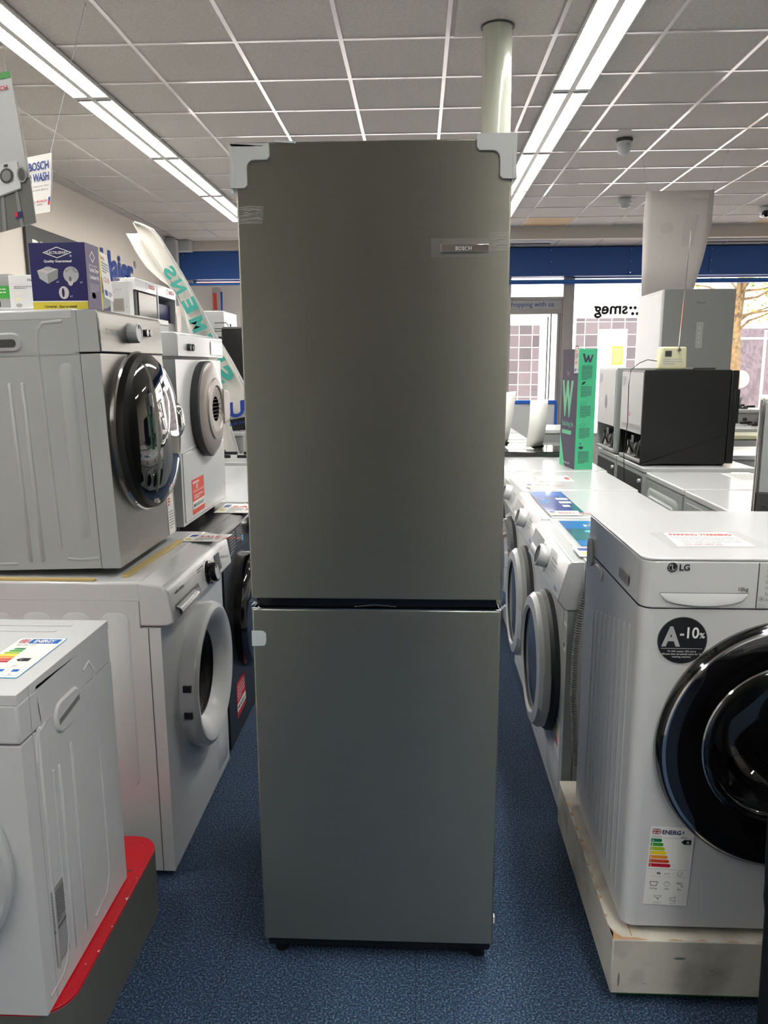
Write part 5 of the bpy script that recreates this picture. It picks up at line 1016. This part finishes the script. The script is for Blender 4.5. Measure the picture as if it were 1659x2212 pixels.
# ------------------------------------------------------------------ left background
def flagpole(name, label, L, Rr, y, fn=None):
    t = thing(name, label, 'flag banner', (L[0][0], y, 0)); o0 = Vector((L[0][0], y, 0)); n = 28
    def samp(P, u):
        ds = [0]
        for a, c in zip(P, P[1:]): ds.append(ds[-1] + math.hypot(a[0] - c[0], a[1] - c[1]))
        d = u * ds[-1]
        for i in range(len(P) - 1):
            if d <= ds[i + 1] + 1e-9: f = (d - ds[i]) / (ds[i + 1] - ds[i]); return (P[i][0] + (P[i + 1][0] - P[i][0]) * f, P[i][1] + (P[i + 1][1] - P[i][1]) * f)
        return P[-1]
    b = MB(); vs = []
    for i in range(n + 1):
        a = samp(L, i / n); c = samp(Rr, i / n)
        for j in range(9): u = j / 8; vs.append(Vector((a[0] + (c[0] - a[0]) * u, y + .012 * math.sin(i * .7 + j * .4) + .02 * math.sin(u * PI), a[1] + (c[1] - a[1]) * u)) - o0)
    b.add(vs, [(i * 9 + j, i * 9 + j + 1, (i + 1) * 9 + j + 1, (i + 1) * 9 + j) for i in range(n) for j in range(8)], 'flag_cloth', ID); b.build('cloth', t, solid=.0015)
    b = MB(); b.tube([Vector((p[0], y + .01, p[1])) - o0 for p in Rr], .009, 'white_grey', n=8); b.tube([Vector((Rr[-1][0], y + .01, Rr[-1][1])) - o0, Vector((Rr[-1][0] + .1, y + .01, .02)) - o0], .012, 'dark_grey'); b.box(Rr[-1][0] - .1 - o0.x, Rr[-1][0] + .3 - o0.x, -.1, .1, 0, .02, 'dark_grey', ID); b.build('pole', t)
    if fn: b = MB(); fn(b, o0); b.build('printing', t, smooth=False)
    return t
K = 5.6
def flag_text(b, o0):
    # reads upward on the far side, so mirrored from here
    pts = [(-1.40, 1.47), (-1.455, 1.6), (-1.505, 1.7), (-1.562, 1.835), (-1.61, 1.972), (-1.682, 2.103), (-1.736, 2.204)]
    for i, ch in enumerate('SIEMENS'):
        x, z = pts[i]; x2, z2 = pts[min(i + 1, 6)]; x1, z1 = pts[max(i - 1, 0)]; d = Vector((x2 - x1, 0, z2 - z1)).normalized(); u = Vector((d.z, 0, -d.x)); u = -u if u.x < 0 else u
        sz = .17 - i * .011
        b.text(ch, -.045, -.055, sz, 'teal', FR(Vector((x, -.03 + 5.6, z)) - o0, d, u), 'L', bold=.05, width=.115 - i * .005 if ch != 'I' else .03)
    M = FR(Vector((-1.08, 5.57, 1.23)) - o0, (-1, 0, -.2), (0, 0, 1)); b.text('BLU', .0, 0, .15, 'blue_ink', M, width=.3, bold=.04); b.text('appliances', .0, -.06, .045, 'haier_blue', M, width=.3)
flagpole('feather_flag', 'white feather flag with teal mirrored lettering leaning left of the fridge',
         [(-2.007, 2.535), (-1.979, 2.466), (-1.933, 2.397), (-1.812, 2.211), (-1.723, 2.068), (-1.686, 1.962), (-1.641, 1.785), (-1.554, 1.513), (-1.447, 1.246), (-1.393, 1.152)],
         [(-2.0, 2.538), (-1.949, 2.522), (-1.872, 2.487), (-1.822, 2.427), (-1.774, 2.346), (-1.683, 2.191), (-1.595, 2.025), (-1.467, 1.774), (-1.404, 1.673), (-1.345, 1.568), (-1.282, 1.442), (-1.207, 1.279), (-1.159, 1.195)], 5.6, flag_text)
flagpole('feather_flag', 'plain white feather flag partly behind the lettered one',
         [(-2.157, 2.507), (-2.103, 2.389), (-2.033, 2.277), (-1.924, 2.176), (-1.827, 2.112), (-1.784, 2.005), (-1.728, 1.806), (-1.629, 1.442), (-1.54, 1.056), (-1.493, .733)],
         [(-2.06, 2.512), (-1.982, 2.371), (-1.903, 2.239), (-1.846, 2.146), (-1.803, 2.092), (-1.74, 1.982), (-1.68, 1.796), (-1.56, 1.477), (-1.457, 1.144), (-1.339, .69)], 5.86)
# wall sign letters
t = thing('wall_sign', 'blue wall lettering on the left wall above the brand cabinets', 'sign', (XL, 8.88, 2.56)); b = MB(); M = FR((0.001, 0, .0), (0, 1, 0), (0, 0, 1))
b.text('Haier', 0, 0, .42, 'haier_blue', M, width=1.0, bold=.035, h=.008); b.text('®', 1.03, .2, .12, 'haier_blue', M, h=.004); b.build('lettering', t, smooth=False)
t = thing('wall_sign', 'dark sign panel with pale lettering on the left wall above the blue box', 'sign', (XL, 7.15, 2.2)); b = MB(); b.box(.002, .03, 0, 1.3, 0, .62, 'dark_grey'); b.build('panel', t)
b = MB(); b.text('Blomberg', .1, .28, .3, 'paper', FR((.03, 0, 0), (0, 1, 0), (0, 0, 1)), width=1.1, bold=.04, h=.004); b.build('lettering', t, smooth=False)
# left wall cabinets, brand headers, boxed microwaves
def header_cabinet(label, y0, body):
    t = thing('display_cabinet', label, 'display cabinet', (-2.2, y0, 0)); b = MB(); b.box(-.6, 0, 0, .5, 2.13, 2.22, 'white'); b.build('header', t, bevel=.003)
    b = MB(); M = FR((0.0005, 0, 2.15), (0, 1, 0), (0, 0, 1)); b.text('BOSCH', .31, .015, .045, 'red_ink', M, width=.14, bold=.03); b.poly(circ(.26, .03, .025, 20), 'ink_grey', M, holes=[circ(.26, .03, .019, 20)]); b.build('logo', t, smooth=False)
    b = MB()
    if body == 'steel': b.box(-.6, -.03, .02, .48, 0, 2.13, 'dark_grey'); b.box(-.03, -.005, .08, .5, .02, 2.12, 'steel'); b.box(-.04, -.01, .02, .06, .02, 2.12, 'dark_grey')
    else: b.box(-.6, -.58, .0, .5, 0, 2.13, 'grey'); b.box(-.6, 0, 0, .02, 1.9, 2.13, 'white_grey'); b.box(-.6, 0, .48, .5, 0, 2.13, 'white_grey'); b.box(-.5, -.05, .03, .47, 1.93, 2.08, 'navy'); b.box(-.5, -.02, .03, .47, .9, 1.92, 'white')
    b.build('body', t, bevel=.003); return t
header_cabinet('white headed cabinet with stainless fridge door, nearest of the red logo pair', 6.1, 'steel')
header_cabinet('white headed cabinet with open shelves, farther of the red logo pair', 6.62, 'open')
def boxunit(name, label, cat, loc, rz, w, d, h, mcol, fn):
    t = thing(name, label, cat, loc, rz); b = MB(); b.box(0, w, 0, d, 0, h, mcol); b.build('carton', t, bevel=.002); b = MB(); fn(b, FR((0, -.001, 0), (1, 0, 0), (0, 0, 1)), w, h); b.build('printing', t, smooth=False); return t
def mw(b, M, w, h):
    b.text('Hamilton Beach', w * .3, h * .8, h * .14, 'ink', M); b.rect(0, h * .72, w, h * .725, 'ink_light', M); b.lines(w * .08, w * .4, h * .58, h * .68, 2, 'ink_grey', M, 2)
    for k, c in enumerate(('paper_back', 'cream', 'mid_grey')): b.poly(ell(w * .14, h * (.45 - k * .18), w * .05, h * .06), c, M)
    b.rect(w * .55, h * .1, w * .98, h * .55, 'white_grey', M); b.rect(w * .58, h * .15, w * .85, h * .48, 'grey', M, .0008)
def mw2(b, M, w, h):
    b.rect(0, h * .3, w, h * .66, 'green', M); b.lines(w * .1, w * .9, h * .35, h * .62, 3, 'paper', M, 2, .25); b.rect(w * .3, h * .74, w * .9, h * .95, 'mid_grey', M); b.rect(w * .35, h * .78, w * .75, h * .92, 'black', M, .0008); b.rect(w * .3, h * .03, w * .9, h * .25, 'mid_grey', M); b.rect(w * .35, h * .07, w * .75, h * .22, 'black', M, .0008)
def mw3(b, M, w, h):
    b.rect(w * .15, h * .12, w * .72, h * .5, 'mid_grey', M); b.rect(w * .2, h * .17, w * .64, h * .45, 'taupe', M, .0008); [b.poly(circ(w * (.35 + k * .12), h * .76, w * .045, 16), 'ink_light', M) for k in range(3)]; b.rect(0, h * .7, w * .3, h * .705, 'red_ink', M); b.poly(circ(w * .84, h * .25, w * .04, 12), 'ink_light', M)
SH = 1.838
boxunit('microwave_box', 'white boxed microwave with black lettering left of the blue kit box', 'box', (-2.1, 4.0, SH), -.12, .36, .3, .165, 'white', mw)
boxunit('microwave_box', 'grey and green boxed microwave at the left photo edge', 'box', (-2.34, 4.05, SH), -.12, .235, .3, .175, 'mid_grey', mw2)
simple_unit('shelf_cabinet', 'low shelf cabinet under the boxed microwaves, mostly hidden', 'cabinet', -2.7, -1.75, 3.95, 4.5, SH, 'side_grey', 'white_grey', 'side_grey')
boxunit('microwave_box', 'white microwave carton with printed oven between sale card and stainless door', 'box', (-1.585, 4.02, 1.80), -.1, .105, .05, .17, 'white', mw3)
boxunit('microwave_box', 'grey patterned carton behind the sale card on the blue box', 'box', (-1.72, 4.1, 1.80), -.1, .13, .08, .2, 'violet', lambda b, M, w, h: (b.poly(ell(w * .6, h * .4, w * .3, h * .2), 'side_grey', M), b.rect(w * .6, h * .5, w, h, 'haier_blue', M)))
simple_unit('shelf_cabinet', 'narrow shelf cabinet under the two cartons behind the silver dryer', 'cabinet', -1.74, -1.44, 4.0, 4.5, 1.80, 'side_grey', 'white_grey', 'side_grey')
# things by the left shop window
t = thing('fridge_freezer', 'white fridge wrapped in clear film behind the flags', 'fridge', (-1.83, 7.05, 0)); b = MB(); b.box(-.3, .08, 0, .5, 0, 2.03, 'white_grey'); b.build('cabinet', t, bevel=.005)
b = MB(); b.box(-.305, .085, -.006, .5, .3, 1.98, 'film'); b.prism([(-.02, 1.75), (0, 1.95), (.01, 1.75)], .007, .008, 'tape', FR((0, 0, 0), (1, 0, 0), (0, 0, 1))); b.build('protective_film', t, smooth=False)
t = thing('wire_rack', 'small black wire shelf between the wrapped fridge and black cabinet', 'rack', (-1.74, 6.75, 0)); b = MB(); b.box(-.02, .13, 0, .25, 1.785, 1.795, 'black')
for z in (1.86, 1.91): b.tube([(-.02, 0, z), (.08, 0, z), (.1, .0, z - .02), (.1, .0, z - .05), (.06, 0, z - .07), (-.02, 0, z - .07)], .004, 'black')
b.tube([(.12, 0, 0), (.12, 0, 1.9)], .006, 'black'); b.build('frame', t)
t = thing('fridge_freezer', 'tall black cabinet just left of the stainless fridge', 'fridge', (-1.463, 6.4, 0)); b = MB(); b.box(-.15, .2, .03, .3, 0, 1.86, 'black'); b.build('cabinet', t, bevel=.004); b = MB(); b.box(-.15, .2, 0, .028, .02, 1.85, 'black'); b.build('door', t, bevel=.004)
sheet('notice', 'grey printed sheet standing on the tall black cabinet', 'notice', FR((-1.48, 6.55, 1.861), (1, 0, 0), (0, 0, 1)), .14, .21, lambda b, M, w, h: b.lines(w * .1, w * .9, h * .1, h * .9, 8, 'ink_light', M, 2), m='paper_back')
t = thing('hanging_board', 'pinkish board with upright vacuum cleaner hung before the left window', 'display board', (-2.9, 11.4, 0)); b = MB(); b.box(-.4, .38, 0, .04, 1.7, 2.69, 'paper_back'); b.box(-.5, .0, -.02, .0, 2.0, 2.3, 'cream'); b.box(-.12, -.03, -.03, -.02, 2.08, 2.2, 'yellow'); b.build('board', t)
t = thing('vacuum_cleaner', 'upright vacuum cleaner displayed in the left window', 'vacuum cleaner', (-2.9, 11.25, 1.98))
b = MB(); b.prism(rrect(-.02, .28, .09, .66, .03), 0, .1, 'mid_grey', FR((0, 0, 0), (1, 0, 0), (0, 0, 1))); b.build('body', t, bevel=.01)
b = MB(); b.prism(rrect(-.005, .35, .04, .58, .01), 0.1, .12, 'red_ink', FR((0, 0, 0), (1, 0, 0), (0, 0, 1))); b.build('dust_bin', t); b = MB(); b.prism([(-.2, .06), (.08, 0), (.09, .05), (-.18, .1)], 0, .14, 'grey', FR((0, 0, 0), (1, 0, 0), (0, 0, 1))); b.build('floor_head', t)
b = MB(); b.tube([(.06, -.05, .02), (.08, -.05, .2), (.09, -.05, .6)], .025, 'blue_ink'); b.cyl(.1, .1, .04, 0, .06, 'dark_grey', FR((0, 0, 0), (1, 0, 0), (0, 0, 1)), 20); b.build('hose', t)
